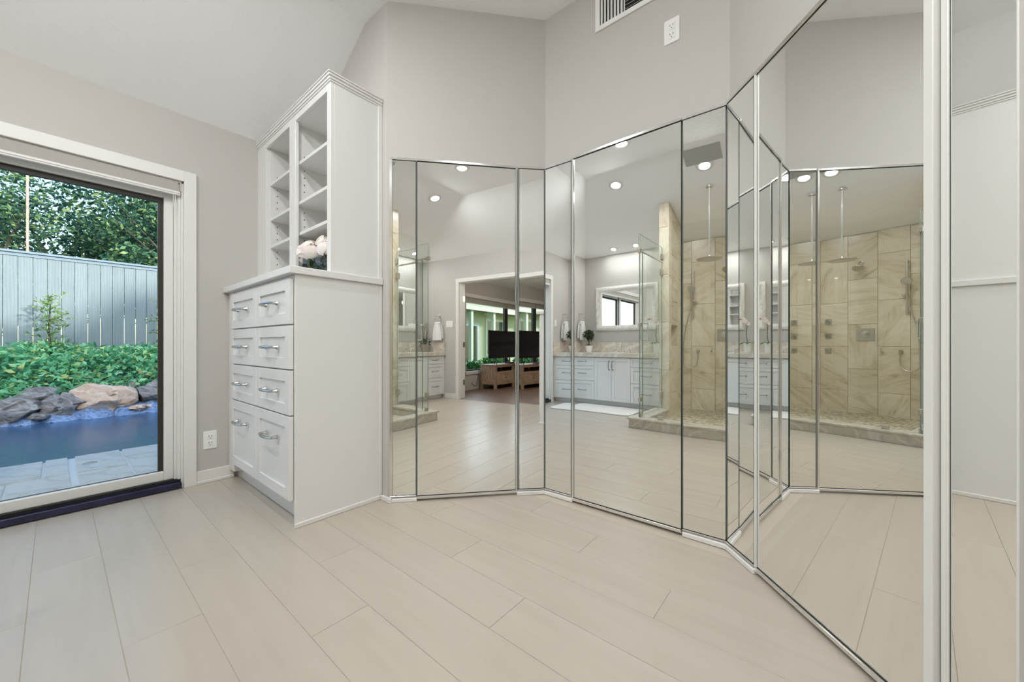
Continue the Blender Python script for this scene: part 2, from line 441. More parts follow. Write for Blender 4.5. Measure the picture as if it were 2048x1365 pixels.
def mirror_panel(name, label, F, t0, t1, door, z0, group, lw=.004, rw=.004, cat='mirror', sm='chrome'):
    base = F((t0 + t1) / 2, 0, 0)
    th = thing(name, label, cat, (base[0], base[1], z0 - .02), group)
    mb = MB(F); mb.box(t0 + lw, t1 - rw, -.006, 0, z0, ZM)
    # silver on the front face, green-black glass edge on the rest
    mb.m = [1] * 6; mb.m[3] = 0
    mb.build('mirror_glass', [M['mirror'], M['mirror_edge']], th)
    pr = .010 if door else .006
    MB(F).box(t0, t1, -.014, pr, ZM + .0035, ZM + .0185).build('top_rail', M['chrome'], th, bevel=.002)
    MB(F).box(t0, t1, -.014, .001, ZM, ZM + .0035).build('shadow_gap', M['black'], th)
    zb = z0 - (.020 if door else .012)
    MB(F).box(t0, t1, -.014, pr, zb, z0 - .003).build('bottom_rail', M['chrome'], th, bevel=.002)
    MB(F).box(t0, t1, -.014, .001, z0 - .003, z0).build('shadow_gap', M['black'], th)
    if lw > .004: MB(F).box(t0, t0 + lw - .0015, -.014, pr, z0 - .003, ZM + .0035).build('stile', M[sm], th, bevel=.0015)
    if rw > .004: MB(F).box(t1 - rw + .0015, t1, -.014, pr, z0 - .003, ZM + .0035).build('stile', M[sm], th, bevel=.0015)
    for a0, a1 in ((t0 + lw - .0015, t0 + lw), (t1 - rw, t1 - rw + .0015)):
        MB(F).box(a0, a1, -.014, .0005, z0, ZM).build('edge_line', M['mirror_edge'], th)
    return th
G1 = 'mirrored doors of the corner closets'; G2 = 'fixed mirror strips between the mirrored doors'
p839 = onA(.839)
FAd = frame(p839, -41.1, True)                     # this door stands a hair ajar
def FAdt(t, v, z): return FAd(.839 - t, v, z)
FA2 = frame((b, yAB), 180 - 44.0, False)
FB1 = frame((b, yAB), -88.1, True)
FCd_ = frame((1.9406, .2222), 180 + 40.6, True)    # and so does this one
def FCd(t, v, z): return FCd_(t - .2151, v, z)
FC2_ = frame(onC(.9), 180 + aC - .8, True)
def FC2(t, v, z): return FC2_(t - .9, v, z)
FB2_ = frame((b, yAB - .873), -90 + 1.7, True)
def FB2(t, v, z): return FB2_(t - .873, v, z)
mirror_panel('mirror_strip', 'narrow mirror strip with chrome edge beside the white dresser', FA, .840, 1.006, False, .042, G2, lw=.004, rw=.020)
mirror_panel('mirror_door', 'mirrored closet door nearest the white dresser, reflecting the television', FAdt, .186, .837, True, .034, G1, lw=.012, cat='mirror door')
mirror_panel('mirror_strip', 'narrow mirror strip left of the innermost bay corner', FA2, .002, .176, False, .040, G2)
mirror_panel('mirror_strip', 'narrow mirror strip right of the innermost bay corner', FB1, .002, .202, False, .040, G2)
mirror_panel('mirror_door', 'middle mirrored closet door below the wall vent, reflecting the vanity', FB, .212, .870, True, .034, G1, lw=.014, cat='mirror door')
mirror_panel('mirror_strip', 'wider mirror strip right of the middle mirrored door, reflecting tiled shower', FB2, .873, 1.076, False, .040, G2)
mirror_panel('mirror_strip', 'narrow mirror strip left of the largest, nearest mirrored door', FC, .002, .197, False, .042, G2)
mirror_panel('mirror_door', 'largest mirrored closet door at right, nearest the viewer', FCd, .206, .895, True, .034, G1, lw=.008, rw=.024, cat='mirror door', sm='satin')
mirror_panel('mirror_strip', 'mirror strip at the right edge, reflecting the white dresser side', FC2, .892, 1.036, False, .040, G2, lw=.017, rw=.006, sm='satin')

# ---- baseboards
struct(MB().box(.638, .86, W - .014, W, 0, .092).box(.638, .86, W - .022, W - .014, 0, .022).build('baseboard_left', M['trim'], bevel=.003))
struct(MB().box(-1.56, -1.535, W - .014, W, 0, .092).build('baseboard_left_far', M['trim'], bevel=.003))
struct(MB().box(.49, .86, YO, YO + .014, 0, .092).build('baseboard_right', M['trim'], bevel=.003))
struct(MB().box(-1.56, -1.29, YO, YO + .014, 0, .092).build('baseboard_right_far', M['trim'], bevel=.003))
struct(MB().box(XB - .018, XB, 2.10, 2.2, 0, .03).build('baseboard_back', M['trim'], bevel=.003))

# ---------------------------------------------------------------- recessed lights
def can_light(label, x, y, lit=LAMP_W, r=.075, tilt=True, group='recessed ceiling lights'):
    z = min(ZF, slope(x), ZC + (ZF - ZC) / 1.03 * (W - y), ZC + (ZF - ZC) / 1.03 * (y - YO))
    sx = (ZF - ZC) / (XS - XV) if z < ZF - 1e-4 and abs(slope(x) - z) < 1e-4 else 0
    n = Vector((sx, 0, -1)).normalized()            # looks out of the ceiling
    q = Vector((0, 0, -1)).rotation_difference(n)
    def fr(a, c, h):
        p = q @ Vector((a, c, h)); return (x + p.x, y + p.y, z + p.z)
    th = thing('recessed_ceiling_light', label, 'ceiling light', fr(0, 0, -.01), group)
    MB(fr).lathe([(r * .80, -.001), (r * .82, -.010), (r * 1.22, -.008), (r * 1.26, -.001)], n=28, cap=False).build('trim_ring', M['trim'], th, smooth=True)
    MB(fr).lathe([(r * .80, -.0015), (r * .80, -.004)], n=24).build('lens', M['lens'], th)
    ld = bpy.data.lights.new('lamp', 'AREA'); ld.shape = 'DISK'; ld.size = r * 1.5 * S; ld.energy = lit; ld.color = (.965, .985, 1.0)
    lo = bpy.data.objects.new('lamp', ld)
    reg(lo, Vector(fr(0, 0, -.014)) * S, th); lo.rotation_euler = q.to_euler()
    return th
can_light('recessed ceiling light over the floor on the sliding-door side', .25, 1.70)
can_light('recessed ceiling light over the floor on the bedroom-door side', .27, .09)
can_light('recessed ceiling light on the slope above the white bath rug', -.56, 2.13)
can_light('recessed ceiling light on the slope near the bedroom doorway', -.56, -.31)
can_light('recessed ceiling light above the tiled shower', -.66, .91, LAMP_W * 1.15)
for yy, tx in ((2.814, 'recessed light above the topiary side of the sliding-door vanity'), (2.42, 'recessed light above the shower side of the sliding-door vanity')):
    can_light(tx, -1.99, yy, LAMP_W * .3, .05)
for yy, tx in ((-1.0, 'recessed light above the spiky plant side of the bedroom-door vanity'), (-.61, 'recessed light above the shower side of the bedroom-door vanity')):
    can_light(tx, -1.99, yy, LAMP_W * .3, .05)
# square vent on the slope
zc = slope(-.48); sx = (ZF - ZC) / (XS - XV); q = Vector((0, 0, -1)).rotation_difference(Vector((sx, 0, -1)).normalized())
def frv(a, c, h):
    p = q @ Vector((a, c, h)); return (-.49 + p.x, .905 + p.y, zc + p.z)
th = thing('ceiling_exhaust_vent', 'flat grey square exhaust vent cover on the ceiling before the shower', 'vent', frv(0, 0, -.02))
MB(frv).box(-.125, .125, -.19, .19, -.018, -.006).build('cover', plain('vent_grey', srgb(178, 178, 176), .6), th, bevel=.004)
MB(frv).box(-.115, .115, -.18, .18, -.006, -.0005).build('housing', M['black'], th)

# ---------------------------------------------------------------- sliding door
th = thing('door_1', 'white sliding patio door with dark bronze outer frame', 'door', ((OX0 + OX1) / 2, W, 0)); struct(th)
cas = MB()
cas.box(OX1, OX1 + .068, W - .022, W, 0, OZ + .074).box(OX0 - .068, OX0, W - .022, W, 0, OZ + .074).box(OX0, OX1, W - .022, W, OZ, OZ + .074)
cas.build('casing', M['trim'], th, bevel=.002)
jb = MB(); jb.box(OX1 - .012, OX1, W, W + T, 0, OZ).box(OX0, OX0 + .012, W, W + T, 0, OZ).box(OX0, OX1, W, W + T, OZ - .012, OZ)
jb.box(OX1 - .030, OX1 - .012, W + .012, W + .05, .06, OZ - .012).box(OX1 - .045, OX1 - .030, W + .028, W + .05, .06, OZ - .012)
jb.build('jamb', M['trim'], th, bevel=.002)
MB().box(OX0, OX1 - .012, W - .022, W + .02, .004, .046).box(OX0, OX1 - .012, W + .02, W + .045, .0, .022).box(OX0, OX1 - .012, W + .045, W + T, .0, .06).build('threshold', M['navy'], th, bevel=.004)
MB().box(OX0, OX1 - .012, W + .02, W + .046, .022, .064).build('track_groove', M['black'], th)
def sash(x0, x1, y0, lab):
    p = MB(); t = .055
    st, rl = .05, .062
    p.box(x0, x0 + st, y0, y0 + .03, .062, 2.06).box(x1 - st, x1, y0, y0 + .03, .062, 2.06)
    p.box(x0 + st, x1 - st, y0, y0 + .03, .062, .062 + rl).box(x0 + st, x1 - st, y0, y0 + .03, 2.06 - rl * .7, 2.06)
    fr_ = p.build('sash_frame', M['trim'], th, bevel=.004)
    q_ = MB(); ob = .026; y1 = y0 + .03
    q_.box(x0, x0 + st + ob, y1, y1 + .028, .062, 2.06).box(x1 - st - ob, x1, y1, y1 + .028, .062, 2.06)
    q_.box(x0 + st + ob, x1 - st - ob, y1, y1 + .028, .062, .062 + rl * .98).box(x0 + st + ob, x1 - st - ob, y1, y1 + .028, 1.985, 2.06)
    q_.build('outer_frame', M['bronze'], fr_)
    MB().box(x0 + st, x1 - st, y0 + .032, y0 + .038, .062 + rl * .5, 2.04).build('pane', M['glass'], fr_)
sash(-.46, OX1 - .045, W + .048, 'right'); sash(OX0 + .012, -.41, W + .09, 'left')
th = thing('roller_shade', 'grey roller shade rolled up above the sliding patio door', 'shade', (-.45, W + .02, 2.03))
MB().lathe([(.030, OX0 + .03), (.030, OX1 - .03)], (0, W + .025, 2.10), 18, axis=0).build('roll', M['shade'], th, smooth=True)
MB().box(OX0 + .02, OX1 - .03, W - .008, W + .0, 2.062, 2.128).build('fabric', M['shade'], th)
MB().box(OX0 + .018, OX1 - .018, W - .014, W + .008, 2.036, 2.062).box(OX0 + .018, OX1 - .018, W - .018, W - .012, 2.046, 2.062).build('bottom_rail', M['trim'], th, bevel=.003)
MB().tube([(OX1 - .055, W - .004, 2.04), (OX1 - .055, W - .006, 1.97), (OX1 - .05, W - .006, 1.93), (OX1 - .044, W - .006, 1.97), (OX1 - .044, W - .004, 2.04)], .002, 6).build('cord', M['trim'], th)
for xx in (OX0 + .014, OX1 - .020):
    MB().box(xx, xx + .007, W - .012, W + .05, 2.066, 2.134).build('bracket', M['nickel'], th)

# ---------------------------------------------------------------- bedroom doorway trim
th = thing('door_2', 'white cased doorway opening to the bedroom', 'door', ((DX0 + DX1) / 2, YO, 0)); struct(th)
cs = MB(); cw = .072
cs.box(DX0 - cw, DX0, YO, YO + .022, 0, DZ + cw).box(DX1, DX1 + cw, YO, YO + .022, 0, DZ + cw).box(DX0, DX1, YO, YO + .022, DZ, DZ + cw)
cs.build('casing', M['trim'], th, bevel=.004)
MB().box(DX0, DX0 + .014, YO - T, YO, 0, DZ).box(DX1 - .014, DX1, YO - T, YO, 0, DZ).box(DX0, DX1, YO - T, YO, DZ - .014, DZ).build('jamb', M['trim'], th, bevel=.002)
for z in (.3, 1.0, 1.85): MB().box(DX0 + .014, DX0 + .018, YO - T + .01, YO - T + .06, z - .05, z + .05).build('hinge', M['nickel'], th)

# ---------------------------------------------------------------- cabinets
def pull(mb, c, along, out, L=.13, r=.0048, depth=.03):
    """bow handle: two flared posts and an arched bar"""
    c = Vector(c); a = Vector(along); o = Vector(out)
    pts = [c - a * (L / 2) + o * depth * .75]
    for k in range(1, 8):
        t = -1 + 2 * k / 8; pts.append(c + a * (L / 2 * t) + o * depth * (.75 + .35 * (1 - t * t)))
    pts.append(c + a * (L / 2) + o * depth * .75)
    mb.tube(pts, [r * .9, r, r, r * 1.1, r * 1.15, r * 1.1, r, r, r * .9], 8)
    for s_ in (-1, 1):
        p = c + a * (L / 2 * s_ * .92)
        mb.tube([p, p + o * depth * .25, p + o * depth * .82], [r * 1.9, r * 1.1, r * .95], 8)

def shaker(mb, xf, dx, v0, v1, z0, z1, t=.0225, rail=.062):
    """panel front whose face lies at xf and whose back lies at xf+dx*t"""
    xb = xf + dx * t; xr = xf + dx * t * .45
    lo = lambda a, c: (min(a, c), max(a, c))
    x0, x1 = lo(xf, xb)
    mb.box(x0, x1, v0, v0 + rail, z0, z1).box(x0, x1, v1 - rail, v1, z0, z1)
    mb.box(x0, x1, v0 + rail, v1 - rail, z0, z0 + rail).box(x0, x1, v0 + rail, v1 - rail, z1 - rail, z1)
    x0, x1 = lo(xr, xb)
    mb.box(x0, x1, v0 + rail, v1 - rail, z0 + rail, z1 - rail)

cX, cD = .8316, .5203
def side_frame(side):
    if side > 0: return lambda u, v, z: (u, W - v, z)
    return lambda u, v, z: (u, YO + v, z)

def dresser(side, where, other):
    XB = 1.352 if side > 0 else XBR
    F = side_frame(side); vE = W - 2.2163                   # distance of the open end from the side wall
    base = F(cX + .2, vE / 2, 0)
    th = thing('dresser', 'white built-in dresser of eight shaker drawers ' + where, 'dresser', (base[0], base[1], 0))
    bd = MB(F)
    bd.box(cX, XB - .001, vE - .022, vE, .0, 1.386)                            # end panel
    bd.box(cX, XB - .001, .002, .135, .07, 1.386)                                # filler by the wall
    bd.box(cX + .004, XB - .001, .135, vE - .022, .135, 1.386)
    bd.box(cX + .055, XB - .001, .002, vE - .022, 0, .135)                       # toe kick
    bd.box(XB - .02, XB - .001, vE, vE + .006, .03, 1.386)
    bd.build('body', M['white'], th, bevel=.002)
    MB(F).box(cX - .006, XB - .001, vE, vE + .010, 0, .026).build('shoe_moulding', M['trim'], th, bevel=.003)
    vm = W - 2.776
    rows = [(1.114, 1.362), (.866, 1.106), (.613, .858), (.145, .605)]
    for i, (z0, z1) in enumerate(rows):
        for v0, v1 in ((.137, vm - .0015), (vm + .0015, vE - .024)):
            d = MB(F); shaker(d, .809, 1, v0, v1, z0, z1)
            dr = d.build('drawer', M['white'], th, bevel=.002)
            zz = (z0 + z1) / 2 if i < 3 else z1 - .135
            h = MB(F); pull(h, (.809, (v0 + v1) / 2, zz), (0, 1, 0), (-1, 0, 0), .19, .0080, .042); h.build('handle', M['handle'], dr, smooth=True)
    ct = MB(F).box(cX - .036, XB - .001, .002, vE + .019, 1.3865, 1.426).build('dresser_countertop', M['white'], bevel=.003)
    tag(ct, 'white painted worktop on the dresser ' + where, 'countertop')
    # open shelf tower
    xf = 1.020; ZT = 2.590
    base = F(xf + .16, vE / 2, 1.426)
    tw = thing('shelf_tower', 'white open shelf tower standing on the dresser ' + where, 'shelf unit', (base[0], base[1], 1.426))
    vs0, vs1 = W - 2.825, W - 2.721                          # middle stile
    vr = W - 2.262; vl = W - 3.273
    fr_ = MB(F); f1 = xf + .022
    fr_.box(xf, f1, 0, vl, 1.427, ZT - .04).box(xf, f1, vs0, vs1, 1.427, ZT - .04).box(xf, f1, vr, vE, 1.427, ZT - .04)
    fr_.box(xf, f1, vl, vs0, 2.497, ZT - .04).box(xf, f1, vs1, vr, 2.497, ZT - .04)
    fr_.build('face_frame', M['white'], tw, bevel=.002)
    bx = MB(F)
    bx.box(f1, XB - .001, vE - .024, vE, 1.427, ZT - .04).box(f1, XB - .001, 0.001, vl + .01, 1.427, ZT - .04)
    bx.box(f1, XB - .001, (vs0 + vs1) / 2 - .012, (vs0 + vs1) / 2 + .012, 1.427, ZT - .04)
    bx.box(XB - .015, XB - .001, vl + .011, vE - .025, 1.427, ZT - .041).box(f1 + .001, XB - .016, vl + .011, vE - .025, 2.5, 2.52)
    bx.box(XB - .03, XB - .001, vE, vE + .008, 1.427, ZT - .05)
    bx.build('carcass', M['white'], tw, bevel=.0015)
    for v0, v1 in ((vl + .011, (vs0 + vs1) / 2 - .0125), ((vs0 + vs1) / 2 + .0125, vE - .0245)):
        for z in (2.235, 1.966, 1.758):
            MB(F).box(f1 + .004, XB - .016, v0, v1, z - .021, z).build('shelf', M['white'], tw, bevel=.001)
        ph = MB(F)
        for k in range(15):
            z = 1.62 + k * .048
            for u in (f1 + .05, XB - .08):
                ph.lathe([(.0042, 0), (.0042, .0012)], (u, v0 - .0002, z), 6, axis=1)
        tag(ph.build('peg_holes', M['slot'], tw), kind='stuff')
    cr = MB(F)
    for k, (o_, z0, z1) in enumerate(((.005, ZT - .052, ZT - .04), (.010, ZT - .04, ZT - .024), (.016, ZT - .024, ZT - .009), (.021, ZT - .009, ZT))):
        cr.box(xf - o_, XB - .001, .001, vE + o_, z0, z1)
    cr.build('crown', M['white'], tw, bevel=.002)
    return th
dresser(1, 'beside the sliding patio door', '')
dresser(-1, 'beside the bedroom doorway', '')

# ---------------------------------------------------------------- vanities
XVF = -1.58
def vanity(side, where):
    F = side_frame(side); s = lambda y: W - y
    base = F(-1.85, .8, 0)
    th = thing('vanity_cabinet', 'long white shaker vanity cabinet ' + where, 'vanity', (base[0], base[1], 0))
    vE = s(1.755)
    bd = MB(F); bd.box(XV + .001, XVF - .024, .002, vE, .07, .795).box(XV + .001, XVF - .07, .002, vE, 0, .07)
    bd.box(XVF - .024, XVF - .004, .002, .035, .07, .795).box(XVF - .024, XVF - .004, s(1.84), vE, .07, .795)
    bd.build('body', M['white'], th, bevel=.002)
    rows = [(.078, .385), (.391, .640), (.646, .783)]
    for v0, v1 in ((.037, s(2.978)), (s(2.347), s(1.842))):
        for z0, z1 in rows:
            d = MB(F); shaker(d, XVF, -1, v0, v1, z0, z1, rail=.05 if z1 < .7 else .036); dr = d.build('drawer', M['white'], th, bevel=.002)
            h = MB(F); pull(h, (XVF, (v0 + v1) / 2, (z0 + z1) / 2), (0, 1, 0), (1, 0, 0), .15, .006, .04); h.build('handle', M['handle'], dr, smooth=True)
    for v0, v1, hs in ((s(2.974), s(2.671), 1), (s(2.667), s(2.351), -1)):
        d = MB(F); shaker(d, XVF, -1, v0, v1, .078, .783, rail=.055); dr = d.build('cabinet_door', M['white'], th, bevel=.002)
        hv = v1 - .03 if hs > 0 else v0 + .03
        h = MB(F); pull(h, (XVF, hv, .66), (0, 0, 1), (1, 0, 0), .15, .006, .04); h.build('handle', M['handle'], dr, smooth=True)
    base = F(-1.85, .8, .795)
    ct = thing('vanity_countertop', 'pale veined stone vanity countertop ' + where, 'countertop', (base[0], base[1], .795))
    MB(F).box(XV + .001, XVF + .03, .002, vE, .796, .866).build('slab', M['counter'], ct, bevel=.004)
    MB(F).box(XV + .001, XV + .02, .002, vE, .866, 1.046).build('backsplash', M['counter'], ct, bevel=.002)
    MB(F).box(XV + .021, XVF + .02, .002, .022, .866, 1.046).build('side_splash', M['counter'], ct, bevel=.002)
    MB(F).lathe([(.17, .8675), (.15, .8672), (.135, .8668)], (-1.85, s(2.669), 0), 28).build('sink_basin', M['white_pot'], ct, smooth=True)
    # faucet
    base = F(-2.05, s(2.669), .866)
    fc = thing('faucet', 'chrome widespread faucet on the vanity ' + where, 'faucet', base)
    f = MB(F); x = -2.06; v = s(2.669)
    f.lathe([(.03, .867), (.028, .885), (.014, .895), (.013, .96)], (x, v, 0), 14)
    f.tube([(x, v, .945), (x + .03, v, .975), (x + .08, v, .985), (x + .13, v, .965), (x + .145, v, .935)], [.016, .015, .013, .012, .012], 10)
    f.build('spout', M['chrome'], fc, smooth=True)
    for sv in (-.11, .11):
        g = MB(F); g.lathe([(.028, .867), (.025, .89), (.012, .9), (.014, .925)], (x, v + sv, 0), 14)
        g.tube([(x, v + sv, .925), (x + .02, v + sv * 1.1, .94), (x + .03, v + sv * 1.55, .948)], [.010, .009, .007], 8)
        g.build('lever', M['chrome'], fc, smooth=True)
    # framed mirror
    v0, v1, z0, z1 = s(3.231), s(2.10), 1.25, 2.04; fw = .095
    base = F(XV, (v0 + v1) / 2, z0)
    mr = thing('vanity_mirror', 'wide wall mirror in a pale stone moulding frame ' + where, 'mirror', base)
    MB(F).box(XV + .001, XV + .012, v0 + fw - .01, v1 - fw + .01, z0 + fw - .01, z1 - fw + .01).build('mirror_glass', M['mirror'], mr)
    fr_ = MB(F)
    prof = [(0, .0), (0, .02), (.012, .036), (.035, .046), (.06, .040), (.08, .026), (.095, .020), (.095, .0)]
    n = len(prof); vs_ = []
    for (cv, cz, sv, sz) in ((v0, z0, 1, 1), (v1, z0, -1, 1), (v1, z1, -1, -1), (v0, z1, 1, -1)):
        for (w_, h_) in prof: vs_.append((XV + .001 + h_, cv + sv * w_, cz + sz * w_))
    fs = []
    for k in range(4):
        for j in range(n):
            fs.append((k * n + j, k * n + (j + 1) % n, ((k + 1) % 4) * n + (j + 1) % n, ((k + 1) % 4) * n + j))
    fr_.add(vs_, fs); fr_.build('stone_frame', M['framestone'], mr, smooth=True)
vanity(1, 'by the sliding-door wall')
vanity(-1, 'by the bedroom-door wall')

# ---------------------------------------------------------------- shower
PX = -1.12; PO, PI_ = 1.752, 1.622
def top_at(x): return slope(x) - .002
TG = .0022
def tile(poly, axis, a, b_, par, F=None):
    MB(F).prism(poly, a, b_, axis=axis).build('tile', M['tile'], par, bevel=.0012)

wb_ = MB(); wb_.box(XV, XV + .006, 1.811 - PI_, PI_, .0, top_at(XV) - .004)
ws = struct(wb_.build('wall_shower_back', M['pebgrout']))
edges = [1.811 - PI_] + [.35, .68, 1.005, 1.33] + [PI_]
for i in range(len(edges) - 1):
    z = 0 if i % 2 == 0 else .325
    zs = [0] + ([z] if z else []) 
    while zs[-1] + .65 < top_at(XV): zs.append(zs[-1] + .65)
    zs.append(top_at(XV) - .004)
    for z0, z1 in zip(zs, zs[1:]):
        MB().box(XV + .006, XV + .018, edges[i] + TG, edges[i + 1] - TG, z0 + TG, z1 - TG).build('tile', M['tile'], ws, bevel=.0012)
XT = XV + .018
for side, nm in ((1, 'wall_shower_left'), (-1, 'wall_shower_right')):
    F = side_frame(side); vi, vo = W - PI_, W - PO
    nx0, nx1, nz0, nz1 = -1.53, -1.23, .99, 1.275
    core = MB(F); x0 = XV + .001; x1 = PX - .012
    def pz(xa, xb): return [(xa, 0), (xb, 0), (xb, top_at(xb) - .004), (xa, top_at(xa) - .004)]
    core.prism(pz(x0, nx0), vo, vi - .012, axis=1); core.prism(pz(nx1, x1), vo, vi - .012, axis=1)
    core.box(nx0, nx1, vo, vi - .012, 0, nz0).prism([(nx0, nz1), (nx1, nz1), (nx1, top_at(nx1) - .004), (nx0, top_at(nx0) - .004)], vo, vi - .012, axis=1)
    core.box(nx0, nx1, vo, vo + .03, nz0, nz1)
    pw = struct(core.build(nm, M['tile']))
    cx = [XT, -1.85, nx0, nx1, PX]
    for i in range(4):
        xa, xb = cx[i] + TG, cx[i + 1] - TG
        zs = [0, .65, 1.3, 1.95, 9] if i % 2 else [0, .325, .975, 1.625, 2.275, 9]
        if i == 2: zs = [0, .34, nz0, nz1, 1.6, 2.25, 9]
        for z0, z1 in zip(zs, zs[1:]):
            if i == 2 and z0 == nz0: continue
            ta, tb = top_at(xa) - .006, top_at(xb) - .006
            if z0 >= min(ta, tb) - .02: continue
            poly = [(xa, z0 + TG), (xb, z0 + TG), (xb, min(z1 - TG, tb)), (xa, min(z1 - TG, ta))]
            MB(F).prism(poly, vi - .012, vi, axis=1).build('tile', M['tile'], pw, bevel=.001)
    zs = [0, .66, 1.31, 1.96, 2.61, top_at(PX) - .004]
    for z0, z1 in zip(zs, zs[1:]):
        MB(F).box(PX - .012, PX, vo + .001, vi - TG * .5, z0 + TG, z1 - TG).build('tile', M['tile'], pw, bevel=.001)
# pan with pebbles
pan = MB().box(XT, -.29, 1.811 - 1.72, 1.72, -.01, .002).build('shower_pan', M['pebgrout']); struct(pan)
ico = bmesh.new(); bmesh.ops.create_icosphere(ico, subdivisions=1, radius=1.0)
iv = [v.co.copy() for v in ico.verts]; ifc = [tuple(v.index for v in f.verts) for f in ico.faces]; ico.free()
pb = MB(); rr = random.Random(3)
yy = .21; row = 0
while yy < 1.61:
    xx = XT + .03 + (row % 2) * .03
    while xx < -.40:
        a = rr.uniform(0, math.pi); la, lb = rr.uniform(.027, .036), rr.uniform(.019, .027)
        cx_, cy_ = xx + rr.uniform(-.006, .006), yy + rr.uniform(-.005, .005)
        ca, sa = math.cos(a), math.sin(a)
        pb.add([(cx_ + p.x * la * ca - p.y * lb * sa, cy_ + p.x * la * sa + p.y * lb * ca, .002 + p.z * .010) for p in iv], ifc)
        xx += .061
    yy += .049; row += 1
po = pb.build('pebble_mosaic', M['pebble'], pan, smooth=True, recalc=False); po['kind'] = 'stuff'
# curb
th = thing('shower_curb', 'low stone curb wrapping the front of the glass shower', 'curb', (-.29, .905, 0))
for (x0, x1, y0, y1, gx) in ((-.36, -.229, -.009, 1.82, 0), (PX, -.36, 1.64, 1.80, 0), (PX, -.36, 1.811 - 1.80, 1.811 - 1.64, 0)):
    MB().box(x0, x1, y0, y1, 0, .100).build('riser', M['curb'], th, bevel=.003)
cap = MB(); ov = .018
cap.box(-.375, -.229 + ov, -.009 - ov, 1.82 + ov, .100, .126); cap.build('cap', M['curb'], th, bevel=.004)
for y0, y1 in ((1.625, 1.80 + ov), (1.811 - 1.80 - ov, 1.811 - 1.625)):
    MB().box(PX + .001, -.3755, y0, y1, .100, .126).build('cap', M['curb'], th, bevel=.004)
# glass enclosure
GZ0, GZ1, HB = .128, 2.335, 2.135
def glass_slab(name, x0, x1, y0, y1, z0, z1, par):
    mb = MB().box(x0, x1, y0, y1, z0, z1)
    d = 2 if (y1 - y0) < (x1 - x0) else 4
    mb.m = [1] * 6; mb.m[d] = 0; mb.m[d + 1] = 0
    return mb.build(name, [M['shower_glass'], M['glass_edge']], par)
def clamp(par, x, y, z, s_=(.02, .02, .026), name='clamp'):
    MB().box(x - s_[0], x + s_[0], y - s_[1], y + s_[1], z - s_[2], z + s_[2]).build(name, M['nickel'], par, bevel=.003)
GX = -.285
fg = thing('shower_front_glass', 'wide fixed clear glass panel along the front of the shower', 'glass panel', (GX, .905, GZ0))
fp = MB().box(GX - .005, GX + .005, 1.811 - 1.70, 1.70, GZ0, GZ1); fp.m = [0, 0, 1, 1, 0, 0]; fp.build('pane', [M['shower_glass'], M['glass_edge']], fg)
for yy in (1.46, 1.811 - 1.46): clamp(fg, GX, yy, .150, (.014, .03, .022))
for side, nm, where in ((1, 1, 'on the rug side'), (-1, -1, 'on the bedroom-door side')):
    y = 1.70 if side > 0 else 1.811 - 1.70
    yo = y + .011 * side
    tr = thing('shower_transom', 'clear glass transom above the shower door ' + where, 'glass panel', (-.7, yo, HB + .01))
    glass_slab('pane', PX + .012, GX + .008, yo - .005, yo + .005, HB + .012, GZ1, tr)
    MB().box(PX + .01, GX - .01, yo - .008, yo + .008, HB - .004, HB + .012).build('header_bar', M['chrome'], tr, bevel=.002)
    clamp(tr, GX - .01, yo, HB + .0, (.03, .016, .026)); clamp(tr, PX + .014, yo, HB + .07, (.012, .02, .04))
    sp = thing('shower_side_glass', 'narrow glass side panel at the shower corner ' + where, 'glass panel', (-.34, yo, GZ0))
    glass_slab('pane', -.392, GX - .007, yo - .005, yo + .005, GZ0, HB - .006, sp)
    for z in (.342, 1.24): clamp(sp, GX - .028, yo, z, (.03, .016, .026))
    clamp(sp, GX - .04, yo, .150, (.024, .016, .02))
    dr = thing('shower_door', 'hinged frameless glass shower door ' + where, 'glass door', (-.75, yo, GZ0))
    glass_slab('pane', PX + .02, -.398, yo - .005, yo + .005, GZ0 + .012, HB - .008, dr)
    for z in (.314, 1.99):
        clamp(dr, PX + .03, yo, z, (.03, .016, .045), 'hinge')
    for sgn in (-1, 1):
        h = MB(); xx = -.455; o_ = .045 * sgn
        h.tube([(xx, yo, 1.06), (xx, yo + o_ * .8, 1.06), (xx, yo + o_, 1.08), (xx, yo + o_, 1.25), (xx, yo + o_ * .8, 1.27), (xx, yo, 1.27)], .0085, 8)
        h.build('handle', M['chrome'], dr, smooth=True)
# fixtures on the tiled wall
th = thing('rain_shower_head', 'round rain shower head hanging on a chrome ceiling pipe', 'shower head', (-1.02, .915, 2.06))
zt = slope(-1.02)
MB().tube([(-1.02, .915, 2.10), (-1.02, .915, zt - .002)], .0115, 12).build('pipe', M['chrome'], th, smooth=True)
MB().lathe([(.042, -.018), (.042, -.003)], (-1.02, .915, zt), 20).build('flange', M['chrome'], th, smooth=True)
MB().lathe([(.135, 2.062), (.145, 2.066), (.145, 2.074), (.11, 2.084), (.03, 2.092), (.016, 2.115)], (-1.02, .915, 0), 32).build('head', M['nickel'], th, smooth=True)
th = thing('wall_shower_head', 'round wall-mounted shower head on a short arm', 'shower head', (XT + .1, 0.83, 2.08))
MB().tube([(XT, 0.83, 2.19), (XT + .05, 0.83, 2.20), (XT + .10, 0.83, 2.17), (XT + .12, 0.83, 2.14)], .011, 10).build('arm', M['nickel'], th, smooth=True)
MB().lathe([(.03, 0), (.028, .008)], (XT, 0.83, 2.19), 18, axis=0).build('flange', M['nickel'], th, smooth=True)
qq = Vector((0, 0, -1)).rotation_difference(Vector((.55, 0, -.8)).normalized())
def frh(a, c, h): p = qq @ Vector((a, c, h)); return (XT + .12 + p.x, 0.83 + p.y, 2.13 + p.z)
MB(frh).lathe([(.062, -.055), (.068, -.045), (.055, -.025), (.022, 0), (.016, .02)], n=24).build('head', M['nickel'], th, smooth=True)
